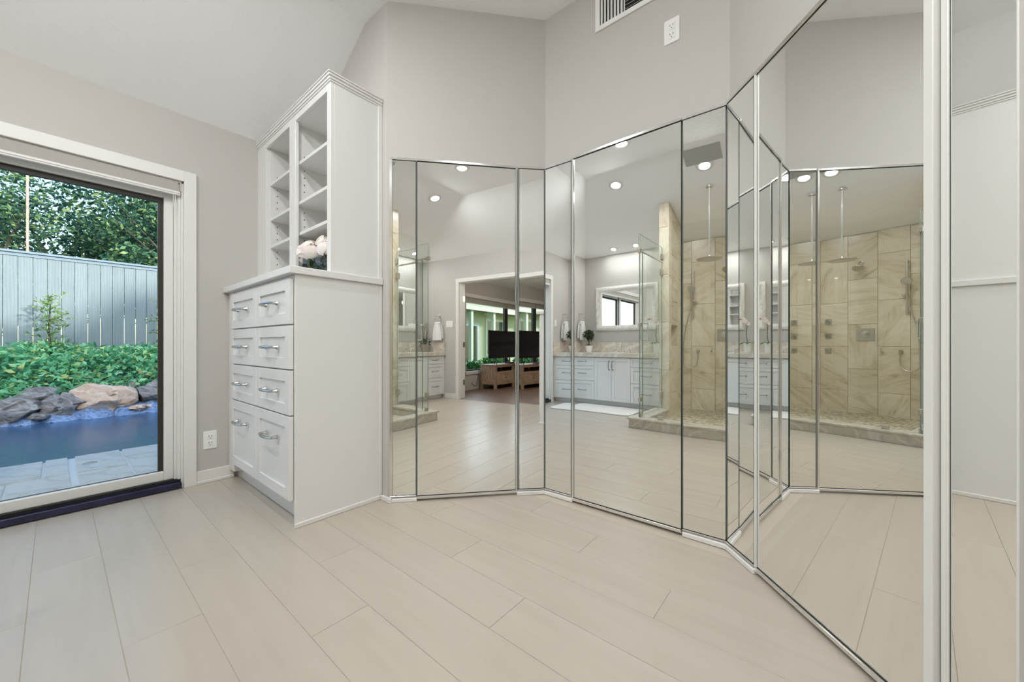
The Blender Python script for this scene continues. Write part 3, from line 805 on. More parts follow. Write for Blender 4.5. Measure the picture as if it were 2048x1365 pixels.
th = thing('hand_shower', 'hand shower on a vertical slide bar with a looping hose', 'hand shower', (XT + .05, 1.30, .62))
ry = 1.30
MB().box(XT + .035, XT + .047, ry - .012, ry + .012, 1.40, 2.15).box(XT, XT + .04, ry - .012, ry + .012, 1.42, 1.445).box(XT, XT + .04, ry - .012, ry + .012, 2.105, 2.13).build('slide_bar', M['nickel'], th, bevel=.003)
MB().box(XT + .03, XT + .075, ry - .045, ry + .02, 1.655, 1.69).build('holder', M['nickel'], th, bevel=.004)
hd = MB(); hd.tube([(XT + .085, ry + .01, 1.60), (XT + .09, ry + .01, 1.70), (XT + .115, ry + .01, 1.82)], [.012, .013, .012], 10)
qh = Vector((0, 0, 1)).rotation_difference(Vector((.9, 0, -.35)).normalized())
hs_ = MB(lambda a, c, h: tuple(Vector((XT + .12, ry + .01, 1.845)) + (qh @ Vector((a, c, h)))))
hs_.lathe([(.015, -.025), (.05, -.012), (.055, .0), (.05, .008)], n=22)
hd.add(hs_.v, hs_.f); hd.build('handset', M['nickel'], th, smooth=True)
hp = [(XT + .035, 1.235, .885), (XT + .04, 1.235, .80), (XT + .045, 1.24, .73)]
for k in range(1, 10):
    a = math.pi * k / 10; hp.append((XT + .05 + .003 * k, 1.335 - .095 * math.cos(a), .73 - .085 * math.sin(a)))
hp += [(XT + .085, 1.43, .78), (XT + .09, 1.425, 1.0), (XT + .09, 1.40, 1.25), (XT + .088, 1.35, 1.45), (XT + .085, ry + .02, 1.56), (XT + .085, ry + .01, 1.61)]
MB().tube(hp, .0075, 8).build('hose', M['nickel'], th, smooth=True)
MB().lathe([(.026, 0), (.026, .01), (.016, .02), (.016, .04)], (XT, 1.235, .905), 16, axis=0).build('wall_elbow', M['nickel'], th, smooth=True)
th = thing('shower_valve', 'rectangular shower control plate with a small lever', 'shower valve', (XT, .875, 1.05))
MB().box(XT, XT + .012, 0.775, 0.975, 1.055, 1.235).build('plate', M['nickel'], th, bevel=.003)
MB().lathe([(.05, .012), (.046, .03), (.03, .034)], (XT, 0.875, 1.145), 24, axis=0).build('dial', M['nickel'], th, smooth=True)
MB().tube([(XT + .035, 0.875, 1.145), (XT + .05, 0.904, 1.168), (XT + .05, 0.924, 1.185)], .007, 8).build('lever', M['chrome'], th, smooth=True)
th = thing('shower_diverter', 'small chrome diverter lever beside the hose outlet', 'shower valve', (XT, 1.05, .88))
MB().lathe([(.014, 0), (.014, .03)], (XT, 1.05, .90), 12, axis=0).tube([(XT + .025, 1.05, .90), (XT + .03, 1.043, .95)], .006, 8).build('lever', M['chrome'], th, smooth=True)
for z, tx in ((1.351, 'top'), (1.13, 'middle'), (.908, 'lowest')):
    th = thing('body_spray', tx + ' of three square body spray nozzles in a column', 'shower jet', (XT, 0.45, z - .04), 'square body sprays on the shower wall')
    MB().box(XT, XT + .01, .410, .490, z - .04, z + .04).build('plate', M['nickel'], th, bevel=.003)
    MB().lathe([(.026, .01), (.024, .018)], (XT, 0.45, z), 16, axis=0).build('nozzle', M['handle'], th, smooth=True)

# ---------------------------------------------------------------- wall plates, towels, rugs
def outlet(label, fr, c):
    th = thing('wall_outlet', label, 'outlet', fr(0, 0, -.065))
    MB(fr).box(-.040, .040, 0, .006, -.065, .065).build('plate', M['plastic'], th, bevel=.002)
    for z in (-.024, .024):
        rc = MB(fr).box(-.018, .018, .006, .009, z - .019, z + .019).build('receptacle', M['plastic'], th, bevel=.002)
        MB(fr).box(-.009, -.0065, .009, .0093, z - .002, z + .010).box(.0065, .009, .009, .0093, z - .002, z + .008).box(-.0025, .0025, .009, .0093, z - .013, z - .008).build('slots', M['slot'], rc)
outlet('white outlet low on the wall between patio door and dresser', lambda a, o, z: (.718 + a, W - o, .306 + z), None)
outlet('white outlet high on the wall beside the louvered vent', lambda a, o, z: (b - BK - o, .630 + a, 2.689 + z), None)
def switch(label, fr, n):
    th = thing('light_switch', label, 'switch', fr(0, 0, -.06))
    hw = .035 + .023 * (n - 1)
    MB(fr).box(-hw, hw, 0, .006, -.06, .06).build('plate', M['plastic'], th, bevel=.002)
    for k in range(n):
        c = (k - (n - 1) / 2) * .046
        MB(fr).box(c - .016, c + .016, .006, .010, -.033, .033).build('rocker', M['plastic'], th, bevel=.002)
switch('single white light switch between patio door and towel ring', lambda a, o, z: (-1.66 + a, W - o, 1.387 + z), 1)
switch('triple white light switch beside the bedroom doorway', lambda a, o, z: (-1.454 + a, YO + o, 1.384 + z), 3)
def towel(side, x, where):
    F = side_frame(side)
    th = thing('towel_ring', 'chrome towel ring on the wall ' + where, 'towel ring', F(x, .03, 1.40))
    MB(F).lathe([(.026, 0), (.024, .012), (.010, .02), (.010, .05)], (x, 0, 1.555), 14, axis=1).build('post', M['chrome'], th, smooth=True)
    MB(F).tube([(x + .085 * math.sin(2 * math.pi * k / 24), .055, 1.475 + .085 * math.cos(2 * math.pi * k / 24)) for k in range(24)], .006, 8, closed=True).build('ring', M['chrome'], th, smooth=True)
    tm = MB(F); nz, nx = 14, 12
    for (o0, zb, sg) in ((.075, 1.085, 1), (.035, 1.12, -1)):
        vs_ = []
        for th_ in (0, .012):
            for i in range(nz + 1):
                t = i / nz; z = 1.405 + (zb - 1.405) * t
                hw = .055 + .058 * min(1, t * 1.6) ** .6
                for j in range(nx + 1):
                    s_ = -1 + 2 * j / nx
                    vs_.append((x + hw * s_, o0 + th_ + .012 * math.cos(s_ * 5 + sg) * (1 - .5 * t) - (.015 * sg if i == 0 else 0), z))
        q_ = (nz + 1) * (nx + 1); fs = []
        for i in range(nz):
            for j in range(nx):
                a = i * (nx + 1) + j
                fs.append((a, a + 1, a + nx + 2, a + nx + 1)); fs.append((q_ + a, q_ + a + nx + 1, q_ + a + nx + 2, q_ + a + 1))
        for i in range(nz):
            for j in (0, nx):
                a = i * (nx + 1) + j; fs.append((a, a + nx + 1, q_ + a + nx + 1, q_ + a))
        for j in range(nx):
            for i in (0, nz):
                a = i * (nx + 1) + j; fs.append((a, a + 1, q_ + a + 1, q_ + a))
        tm.add(vs_, fs)
    tm.tube([(x + .06 * (-1 + 2 * k / 6), .062, 1.405) for k in range(7)], .026, 8)
    o = tm.build('hand_towel', M['towel'], smooth=True)
    tag(o, 'white folded hand towel hanging in the ring ' + where, 'towel')
towel(1, -1.93, 'beside the topiary'); towel(-1, -1.69, 'above the spiky plant vanity')
def rug(side, where):
    F = side_frame(side); x0, x1 = -1.50, -.88; v0, v1, r = .30, 1.37, .10
    poly = []
    for (cx_, cv, a0) in ((x1 - r, v1 - r, 0), (x0 + r, v1 - r, 90), (x0 + r, v0 + r, 180), (x1 - r, v0 + r, 270)):
        for k in range(7): a = R(a0 + 15 * k); poly.append((cx_ + r * math.cos(a), cv + r * math.sin(a)))
    o = MB(F).prism(poly, .001, .016).build('bath_rug', M['rug'], bevel=.004, smooth=True)
    tag(o, 'white rounded bath rug on the floor before the vanity ' + where, 'rug')
rug(1, 'by the sliding-door wall')

# ---------------------------------------------------------------- leaf helpers and plants
def leaf_cards(mb, pts, size, rg, aspect=.45, droop=None, mat=0):
    for p in pts:
        d = Vector((rg.gauss(0, 1), rg.gauss(0, 1), rg.gauss(0, .7) + (droop or 0))).normalized()
        n = Vector((rg.gauss(0, 1), rg.gauss(0, 1), rg.gauss(.8, 1)))
        n = (n - d * n.dot(d)); n = n.normalized() if n.length > 1e-4 else Vector((0, 0, 1))
        s_ = d.cross(n); L = size * rg.uniform(.6, 1.3); w_ = L * aspect * .5
        p = Vector(p); mid = p + d * L * .5
        mb.add([tuple(p), tuple(mid + s_ * w_ + n * w_ * .35), tuple(p + d * L), tuple(mid - s_ * w_ + n * w_ * .35)], [(0, 1, 2), (0, 2, 3)], mat)
def ball_pts(rg, c, r, n, shell=.55):
    out = []
    while len(out) < n:
        v = Vector((rg.uniform(-1, 1), rg.uniform(-1, 1), rg.uniform(-1, 1)))
        if shell < v.length < 1: out.append((c[0] + v.x * r[0], c[1] + v.y * r[1], c[2] + v.z * r[2]))
    return out
rg = random.Random(11)
# topiary
th = thing('topiary', 'small round-headed topiary tree in a white pot on the vanity', 'plant', (-1.93, 3.26, .867))
MB().lathe([(.042, .867), (.05, .87), (.068, .965), (.072, .985), (.064, .985), (.060, .965)], (-1.93, 3.26, 0), 20).build('pot', M['white_pot'], th, smooth=True)
MB().tube([(-1.93, 3.26, .96), (-1.925, 3.256, 1.03), (-1.93, 3.26, 1.12)], .010, 8).build('trunk', M['stem'], th, smooth=True)
mb = MB(); leaf_cards(mb, ball_pts(rg, (-1.93, 3.26, 1.165), (.09, .09, .09), 420, .3), .045, rg); leaf_cards(mb, ball_pts(rg, (-1.93, 3.26, .985), (.055, .055, .015), 60, .1), .03, rg)
mb.build('foliage', M['leaf_dark'], th, recalc=False)
# orchid on the same vanity
ox, oy = -1.88, 2.03
th = thing('orchid', 'pale pink orchid in a white pot on the vanity near the shower', 'plant', (ox, oy, .867))
MB().lathe([(.045, .867), (.052, .87), (.064, 1.0), (.066, 1.03), (.058, 1.03), (.055, 1.0)], (ox, oy, 0), 20).build('pot', M['white_pot'], th, smooth=True)
MB().tube([(ox, oy, 1.0), (ox + .01, oy + .02, 1.15), (ox + .01, oy + .01, 1.32), (ox + .04, oy + .06, 1.42), (ox + .06, oy + .15, 1.40)], .005, 6).build('stem', M['stem'], th, smooth=True)
mb = MB()
for k in range(6):
    a = k * 1.05; d = Vector((math.cos(a), math.sin(a), 0)); s_ = Vector((-d.y, d.x, 0))
    c0 = Vector((ox, oy, 1.02)); vs_ = []; nn = 6
    for i in range(nn + 1):
        t = i / nn; c_ = c0 + d * .13 * t + Vector((0, 0, .09 * t - .10 * t * t)); ww = .028 * math.sin(math.pi * (.12 + .86 * t))
        vs_ += [tuple(c_ + s_ * ww), tuple(c_ - Vector((0, 0, .006))), tuple(c_ - s_ * ww)]
    fs = []
    for i in range(nn):
        for j in (0, 1): fs.append((3 * i + j, 3 * i + j + 1, 3 * i + 4 + j, 3 * i + 3 + j))
    mb.add(vs_, fs)
mb.build('leaves', M['leaf_green'], th, smooth=True, recalc=False)
mb = MB()
for k in range(9):
    t = k / 8; c_ = Vector((ox + .02 + .05 * t, oy + .0 + .17 * t, 1.36 + .07 * math.sin(t * 2.6))) + Vector((rg.uniform(-.02, .02), rg.uniform(-.01, .01), rg.uniform(-.02, .02)))
    for j in range(5):
        a = 2 * math.pi * j / 5 + k; d = Vector((.25, math.cos(a), math.sin(a))).normalized(); s_ = d.cross(Vector((1, 0, 0))).normalized()
        L = .04; mb.add([tuple(c_), tuple(c_ + d * L * .5 + s_ * .016), tuple(c_ + d * L), tuple(c_ + d * L * .5 - s_ * .016)], [(0, 1, 2, 3)])
mb.build('blossoms', M['orchid'], th, recalc=False)
# spiky plant on the other vanity
px_, py_ = -1.93, -1.49
th = thing('spiky_plant', 'spiky leafed plant with tall thin stems in a taupe pot', 'plant', (px_, py_, .867))
MB().lathe([(.062, .867), (.075, .875), (.085, 1.0), (.08, 1.005), (.074, .99)], (px_, py_, 0), 20).build('pot', M['tan_pot'], th, smooth=True)
for k in range(5):
    a = k * 1.25; dx_, dy_ = math.cos(a) * .035, math.sin(a) * .05
    MB().tube([(px_ + dx_ * .5, py_ + dy_ * .5, .99), (px_ + dx_, py_ + dy_, 1.2), (px_ + dx_ * 1.6, py_ + dy_ * 1.6, 1.40 - .03 * (k % 3))], .005, 6).build('stem', M['stem'], th, smooth=True)
mb = MB(); leaf_cards(mb, ball_pts(rg, (px_, py_, 1.05), (.07, .09, .06), 90, .2), .085, rg, .22, .4); leaf_cards(mb, ball_pts(rg, (px_, py_, 1.36), (.05, .07, .05), 24, .2), .05, rg, .3)
mb.build('foliage', M['leaf_dark'], th, recalc=False)

# ---- glass vase with peonies on the dresser worktop
vx, vy, vr_ = 1.13, 2.515, .098
ca, sa = math.cos(R(28)), math.sin(R(28))
def frvz(a, c, z): return (vx + a * ca - c * sa, vy + a * sa + c * ca, 1.4265 + z)
th = thing('flower_vase', 'square smoky glass vase standing on the dresser under the shelves', 'vase', (vx, vy, 1.4265))
mb = MB(frvz); t = .006
for (a0, a1, c0, c1) in ((-vr_, vr_, -vr_, -vr_ + t), (-vr_, vr_, vr_ - t, vr_), (-vr_, -vr_ + t, -vr_ + t, vr_ - t), (vr_ - t, vr_, -vr_ + t, vr_ - t)): mb.box(a0, a1, c0, c1, .010, .125)
mb.box(-vr_, vr_, -vr_, vr_, 0, .010); mb.build('glass_wall', M['vaseglass'], th)
mb = MB(frvz); pts = [(rg.uniform(-.07, .07), rg.uniform(-.07, .07), rg.uniform(.02, .10)) for _ in range(80)]
leaf_cards(mb, pts, .04, rg, .35); mb.build('moss', M['leaf_green'], th, recalc=False)
for k, (a, c, z, s_) in enumerate(((-.03, .130, .165, .066), (-.075, .05, .170, .070), (-.04, -.04, .205, .074), (.05, .07, .185, .064), (.05, -.04, .180, .064), (-.085, -.075, .165, .068))):
    c0 = Vector(frvz(a, c, z))
    pe = thing('peony', ['cream peony at the back middle of the vase', 'cream peony bulging over the vase front', 'tallest blush peony in the vase', 'cream peony hidden at the back left', 'cream peony at the back right of the vase', 'low cream peony leaning over the front right rim'][k], 'flower', tuple(c0 - Vector((0, 0, .1))), 'cream peonies in the glass vase')
    MB().tube([tuple(Vector(frvz(a * .2, c * .2, .02))), tuple(Vector(frvz(a * .7, c * .7, .09))), tuple(c0)], .004, 6).build('stem', M['leaf_green'], pe, smooth=True)
    mb = MB()
    for j in range(34):
        v = Vector((rg.gauss(0, 1), rg.gauss(0, 1), rg.gauss(.35, .8))).normalized()
        s1 = v.cross(Vector((rg.gauss(0, 1), rg.gauss(0, 1), rg.gauss(0, 1)))).normalized(); s2 = v.cross(s1)
        r0 = s_ * rg.uniform(.55, 1.0); vs_ = []
        for p in range(4):
            for q_ in range(4):
                u_, w_ = (p / 3 - .5) * 1.1, (q_ / 3 - .5) * 1.1
                d = (v + s1 * u_ + s2 * w_).normalized()
                vs_.append(tuple(c0 + d * (r0 + rg.uniform(-.06, .06) * s_)))
        mb.add(vs_, [(4 * p + q_, 4 * p + q_ + 1, 4 * p + q_ + 5, 4 * p + q_ + 4) for p in range(3) for q_ in range(3)])
    mb.build('petals', M['petal'], pe, recalc=False, smooth=True)
    mb = MB(); leaf_cards(mb, [tuple(c0 + Vector((rg.uniform(-.03, .03), rg.uniform(-.03, .03), -.045))) for _ in range(5)], .06, rg, .5, -.4); mb.build('leaves', M['leaf_dark'], pe, recalc=False)

# ---- louvered vent high on the middle wall
def frw(a, o, z): return (b - BK - o, 1.08 - a, z)
th = thing('wall_vent', 'white louvered air vent high above the middle mirrored door', 'vent', frw(.24, 0, 2.91))
vw, z0, z1 = .46, 2.911, 3.15
mb = MB(frw); mb.box(0, .030, 0, .010, z0, z1).box(vw - .03, vw, 0, .010, z0, z1).box(.03, vw - .03, 0, .010, z0, z0 + .03).box(.03, vw - .03, 0, .010, z1 - .03, z1)
mb.build('frame', M['plastic'], th, bevel=.003)
MB(frw).box(.03, vw - .03, .0005, .001, z0 + .03, z1 - .03).build('duct', M['black'], th)
for k in range(7):
    a = .042 + k * .021
    p = [(a - .008, .0015), (a + .005, .0098), (a + .0085, .0098), (a - .0045, .0015)]
    MB(frw).prism(p, z0 + .03, z1 - .03).build('louver', M['plastic'], th)
for k in range(9):
    zz = z0 + .036 + k * .021
    MB(frw).box(.185, vw - .032, .002, .008, zz, zz + .004).build('blade', M['handle'], th)
for a in (.183, .305, .425): MB(frw).box(a, a + .006, .0012, .0095, z0 + .03, z1 - .03).build('divider', M['plastic'], th)

# ---- unseen rest of the house with hip roof, added and shaped to shade the fence
hb = MB(); hb.box(2.48, 9.0, -6.7, W + T, -.12, 2.62); struct(hb.build('wall_shade_block', M['exterior']))
hr = MB(); x0, x1, y0, y1 = 2.48, 9.3, -7.0, W + T + .25
hr.add([(x0, y0, 2.63), (x1, y0, 2.63), (x1, y1, 2.63), (x0, y1, 2.63), (x0 + 2.2, -1.8, 5.05), (x1 - 2.2, -1.8, 5.05)], [(0, 1, 2, 3), (0, 1, 5, 4), (2, 3, 4, 5), (0, 3, 4), (1, 2, 5)])
struct(hr.build('fence_shade_roof', M['roofing']))
# ---------------------------------------------------------------- bedroom seen through the doorway
BX0, BX1, BY0, BY1, BZ = -1.93, 2.2, -6.6, YO - T, 2.45
struct(MB().box(BX0 - .15, BX1 + .1, BY0 - .1, BY1 + T, -.12, -.002).build('floor_bedroom', M['brownfloor']))
struct(MB().box(BX0 - .6, BX1 + .1, BY0 - .1, BY1, BZ, BZ + .1).build('ceiling_bedroom', M['ceil']))
WY0, WY1, WZ0, WZ1 = -6.3, -2.74, .413, 2.05
wl = MB(); wx = BX0 - .15
wl.box(wx, BX0, BY0, BY1, -.12, WZ0).box(wx, BX0, BY0, BY1, WZ1, BZ + .05).box(wx, BX0, WY1, BY1, WZ0, WZ1).box(wx, BX0, BY0, WY0, WZ0, WZ1)
struct(wl.build('wall_bedroom_window', M['wall']))
struct(MB().box(BX0 - .15, BX1 + .1, BY0 - .1, BY0, -.12, BZ + .05).build('wall_bedroom_end', M['wall']))
struct(MB().box(BX1, BX1 + .1, BY0, BY1, -.12, BZ + .05).build('wall_bedroom_side', M['wall']))
th = thing('window_1', 'wide bronze-framed bedroom window behind the television', 'window', (BX0, (WY0 + WY1) / 2, WZ0)); struct(th)
MB().box(BX0, BX0 + .03, WY0 - .05, WY1 + .05, WZ0 - .07, WZ0).build('sill', M['trim'], th, bevel=.003)
MB().box(BX0, BX0 + .018, WY0 - .05, WY1 + .06, WZ1, WZ1 + .085).build('head_casing', M['trim'], th, bevel=.003)
ym = [WY1, -4.44, WY0]
fm = MB()
fm.box(wx + .04, wx + .10, WY1 - .05, WY1, WZ0, WZ1).box(wx + .04, wx + .10, WY0, WY0 + .05, WZ0, WZ1).box(wx + .04, wx + .10, -4.51, -4.37, WZ0, WZ1)
fm.box(wx + .04, wx + .10, WY0, WY1, WZ0, WZ0 + .03).box(wx + .04, wx + .10, WY0, WY1, WZ1 - .04, WZ1)
fm.build('window_frame', M['bronze'], th)
for y0, y1 in ((-4.37, WY1 - .05), (WY0 + .05, -4.51)): MB().box(wx + .066, wx + .072, y0, y1, WZ0 + .03, WZ1 - .04).build('pane', M['glass'], th)
for k, (y0, y1) in enumerate(((-4.42, WY1 - .01), (-6.25, -4.46))):
    th = thing('bedroom_shade', ('near' if k == 0 else 'far') + ' grey roller shade valance at the top of the bedroom window', 'shade', (BX0, (y0 + y1) / 2, 1.94))
    MB().box(BX0 - .05, BX0 - .02, y0, y1, 1.945, 2.045).build('fabric', M['shade'], th)
    MB().box(BX0 - .055, BX0 - .015, y0, y1, 1.93, 1.945).build('bottom_rail', M['trim'], th)
# tv bench
sx0, sx1, sy0, sy1 = -1.88, -1.45, -4.75, -3.18
th = thing('tv_bench', 'washed wood television bench with open shelves and drawers', 'tv bench', (-1.66, -3.96, 0))
MB().box(sx0, sx1 + .015, sy0 - .015, sy1 + .015, .528, .553).build('top', M['oak'], th, bevel=.003)
for x in (sx0 + .03, sx1 - .03):
    for y in (sy0 + .03, (sy0 + sy1) / 2, sy1 - .03):
        MB().box(x - .03, x + .03, y - .028, y + .028, 0, .528).build('leg', M['oak'], th, bevel=.003)
for y in (sy0 + .02, sy1 - .02):
    MB().box(sx0 + .06, sx1 - .06, y - .012, y + .012, .10, .528).build('side_panel', M['oak'], th, bevel=.002)
MB().box(sx0 + .02, sx0 + .03, sy0 + .02, sy1 - .02, .10, .528).build('back_panel', M['black'], th)
MB().box(sx0 + .03, sx1 - .005, sy0 + .03, sy1 - .03, .10, .125).build('base_board', M['oak'], th)
MB().box(sx0 + .03, sx1 - .005, sy0 + .03, sy1 - .03, .365, .388).build('shelf', M['oak'], th)
MB().box(sx1 - .02, sx1, sy0 + .05, sy1 - .05, .490, .528).build('apron', M['oak'], th)
for (y0, y1) in ((sy0 + .06, (sy0 + sy1) / 2 - .03), ((sy0 + sy1) / 2 + .03, sy1 - .06)):
    d = MB().box(sx1 - .03, sx1 - .004, y0, y1, .128, .362).build('drawer', M['oak'], th, bevel=.004)
    MB().lathe([(.008, 0), (.016, .012), (.014, .02)], (sx1 - .004, (y0 + y1) / 2, .25), 12, axis=0).build('knob', M['bronze'], d, smooth=True)
th = thing('television', 'large black flat television standing on the wood bench', 'television', (-1.62, -3.72, .554))
MB().box(-1.63, -1.595, -4.27, -3.14, .69, 1.325).build('screen_bezel', M['black'], th, bevel=.004)
MB().box(-1.595, -1.5935, -4.255, -3.155, .715, 1.31).build('screen', M['blackgloss'], th)
for y in (-3.4, -4.0):
    MB().tube([(-1.62, y, .70), (-1.60, y, .60), (-1.52, y + .08, .562)], .012, 8).tube([(-1.62, y, .62), (-1.70, y - .08, .562)], .012, 8).build('foot', M['black'], th)
th = thing('media_box', 'small black media box on the bench below the television', 'electronics', (-1.55, -3.9, .554))
MB().box(-1.62, -1.49, -4.05, -3.82, .554, .582).build('case', M['black'], th, bevel=.003)
MB().box(-1.49, -1.488, -4.03, -3.84, .558, .578).build('front_panel', M['blackgloss'], th)
o = MB().tube([(-1.90, -3.16, .42), (-1.90, -3.12, .25), (-1.88, -3.05, .10), (-1.86, -3.0, .07), (-1.88, -2.93, .10), (-1.90, -2.88, .16)], .006, 6).build('power_cord', M['black'], smooth=True)
tag(o, 'black power cord hanging below the bedroom window sill', 'cord')
# chandelier
hx, hy, hz = .05, -3.05, 2.02
th = thing('chandelier', 'dark ring chandelier with glowing candle bulbs in the bedroom', 'chandelier', (hx, hy, hz))
MB().tube([(hx + .30 * math.cos(2 * math.pi * k / 32), hy + .30 * math.sin(2 * math.pi * k / 32), hz) for k in range(32)], .011, 8, closed=True).build('ring', M['bronze'], th, smooth=True)
for k in range(3):
    a = 2 * math.pi * k / 3; MB().tube([(hx + .30 * math.cos(a), hy + .30 * math.sin(a), hz), (hx, hy, BZ - .05)], .005, 6).build('rod', M['bronze'], th)
MB().lathe([(.06, BZ - .04), (.05, BZ - .055), (.02, BZ - .07)], (hx, hy, 0), 16).build('canopy', M['bronze'], th, smooth=True)
for k in range(8):
    a = 2 * math.pi * (k + .3) / 8; p = (hx + .30 * math.cos(a), hy + .30 * math.sin(a))
    cd = MB().lathe([(.012, hz), (.012, hz + .05)], (p[0], p[1], 0), 10).build('candle', M['trim'], th, smooth=True)
    MB().lathe([(.008, hz + .05), (.018, hz + .072), (.015, hz + .09), (.003, hz + .108)], (p[0], p[1], 0), 10).build('bulb', M['bulb'], cd, smooth=True)
ld = bpy.data.lights.new('lamp', 'POINT'); ld.energy = 22; ld.shadow_soft_size = .25; ld.color = (1, .9, .78)
lo = bpy.data.objects.new('lamp', ld); reg(lo, Vector((hx, hy, hz + .07)) * S, th)

# ---------------------------------------------------------------- outside the bedroom: house wing and lawn
struct(MB().box(-30, BX0 - .15, -40, W - 3, -.5, -.12).build('lawn_ground', M['lawn']))
HX = -7.2
th = thing('house_wing', 'pale green house wing across the lawn with doors and window', 'building', (HX - 1, -11, -.12))
MB().box(HX - 3, HX, -22, -3, -.12, 2.95).build('wall', M['siding'], th)
rf = MB(); rf.prism([(HX + .75, 2.50), (HX + .75, 2.60), (HX - 3.2, 3.55), (HX - 3.2, 2.9), (HX, 2.68)], -22.4, -2.6, axis=1); rfo = rf.build('roof', M['roofing'], th)
MB().box(HX + .74, HX + .80, -22.4, -2.6, 2.46, 2.64).build('fascia', M['sidetrim'], rfo)
def wing_leaf(y0, y1):
    d = MB().box(HX, HX + .05, y0, y1, -.05, 2.0).build('door_leaf', M['doorblue'], th, bevel=.004)
    MB().box(HX + .05, HX + .055, y0 + .14, y1 - .14, .25, 1.85).build('pane', M['darkpane'], d)
    MB().lathe([(.02, 0), (.03, .03), (.02, .05)], (HX + .05, y1 - .07, .95), 10, axis=0).build('knob', M['nickel'], d)
wing_leaf(-10.2, -9.62); wing_leaf(-9.6, -9.02)
for (y0, y1) in ((-12.3, -10.75), (-8.6, -7.2), (-15, -13.4)):
    f = MB().box(HX, HX + .04, y0, y1, .45, 2.25).build('window_trim', M['sidetrim'], th, bevel=.004)
    MB().box(HX + .04, HX + .045, y0 + .12, y1 - .12, .57, 2.13).build('pane', M['darkpane'], f)
for y in (-12.9, -10.5, -8.85):
    MB().box(HX + .55, HX + .70, y - .075, y + .075, -.12, 2.46).build('porch_post', M['sidetrim'], th)
    MB().prism([(HX + .55, 2.1), (HX + .55, 2.46), (HX + .1, 2.46)], y - .05, y + .05, axis=1).build('bracket', M['sidetrim'], th)
def bush(label, c, r, n, size, mat, name='shrub', trunk=True, group=None, cat='shrub'):
    th = thing(name, label, cat, (c[0], c[1], c[2]), group)
    mb = MB(); leaf_cards(mb, ball_pts(rg, (c[0], c[1], c[2] + r[2]), r, n, .35), size, rg, .5); mb.build('foliage', mat, th, recalc=False)
    if trunk: MB().tube([(c[0], c[1], c[2]), (c[0], c[1], c[2] + r[2] * .8)], .03, 6).build('stem', M['bark'], th)
    return th
for k, (x, y, r, tx) in enumerate(((-3.9, -5.6, .40, 'rounded green shrub outside the bedroom window, nearest its left edge'), (-4.6, -7.6, .45, 'rounded green shrub on the lawn behind the television'), (-5.6, -9.6, .4, 'small green shrub before the pale doors across the lawn'), (-4.8, -10.4, .5, 'low green shrub beside the porch post across the lawn'))):
    bush(tx, (x, y, -.12), (r, r * 1.3, r * .75), 900, .14, M['leaf_green'], group='shrubs outside the bedroom window')

# ---------------------------------------------------------------- patio, pool, garden
GZ = -.03
patio = struct(MB().box(-9, 6, W + T, 5.30, -.5, GZ - .012).build('patio_base', M['mortar']))
def paver(x0, x1, y0, y1):
    j = lambda: rg.uniform(-.006, .006)
    g = .009
    MB().prism([(x0 + g + j(), y0 + g + j()), (x1 - g + j(), y0 + g + j()), (x1 - g + j(), y1 - g + j()), ((x0 + x1) / 2, y1 - g + j()), (x0 + g + j(), y1 - g + j())], GZ - .02, GZ + rg.uniform(-.002, .002)).build('paver', M['paver'], patio, bevel=.004)
R1, R2, R3 = 4.66, 4.24, 3.92
for (x0, x1, y0, y1) in ((-.90, -.067, R1, 5.33), (-.067, .070, R1, 5.33), (.102, .405, 4.63, 5.33), (.405, .95, 4.97, 5.33), (.405, .95, R2, 4.97), (-.233, .076, R2, R1), (-.80, -.233, R2, R1), (.108, .405, R2, 4.63), (-.6, .0, W + T, R2), (.0, .5, W + T, R2), (.5, 1.1, W + T, R2), (-1.3, -.6, W + T, R2)): paver(x0, x1, y0, y1)
x = -1.3
for (xa, xb) in ((.95, 1.5), (1.5, 2.2), (-1.6, -.90), (-2.4, -1.6), (2.2, 2.9), (-3.2, -2.4), (-4.1, -3.2)):
    paver(xa, xb, 4.75, 5.33); paver(xa, xb, R2, 4.75)
    if xa > 1 or xb < -1.5: paver(xa, xb, W + T, R2)
o = MB().lathe([(.045, GZ - .004), (.045, GZ + .003), (.036, GZ + .006)], (.19, 4.916, 0), 20).build('drain_cover', M['nickel'], smooth=True)
tag(o, 'small round dark drain cover set in the patio stone', 'drain')
struct(MB().box(-14, 12, 5.2, 9.2, -1.2, -.9).box(-14, 12, 8.85, 9.1, -1.2, -.05).build('pool_basin', M['rockgrey']))
o = MB().box(-14, 12, 5.302, 8.86, -.9, -.12).build('pool_water', M['water'])
tag(o, 'still blue-grey pool water beyond the patio', 'pool')
wf = MB(); nn = 60; vs_ = []; fs = []
for i in range(nn + 1):
    x = -2.2 + 5.4 * i / nn
    for j, (dy, z) in enumerate(((.28, .05), (.10, .02), (.0, -.04), (-.07, -.13))):
        vs_.append((x, 8.62 + dy + .05 * math.sin(i * 1.7) + .03 * math.sin(i * 3.1), z + .02 * math.sin(i * 2.3 + j)))
for i in range(nn):
    for j in range(3): fs.append((4 * i + j, 4 * i + 4 + j, 4 * i + 5 + j, 4 * i + 1 + j))
wf.add(vs_, fs); o = wf.build('spill_water', M['waterfall'], smooth=True)
tag(o, 'foaming water spilling under the boulders into the pool', 'waterfall')
struct(MB().box(-14, 12, 8.85, 40, -1, .02).build('garden_soil', M['soil']))
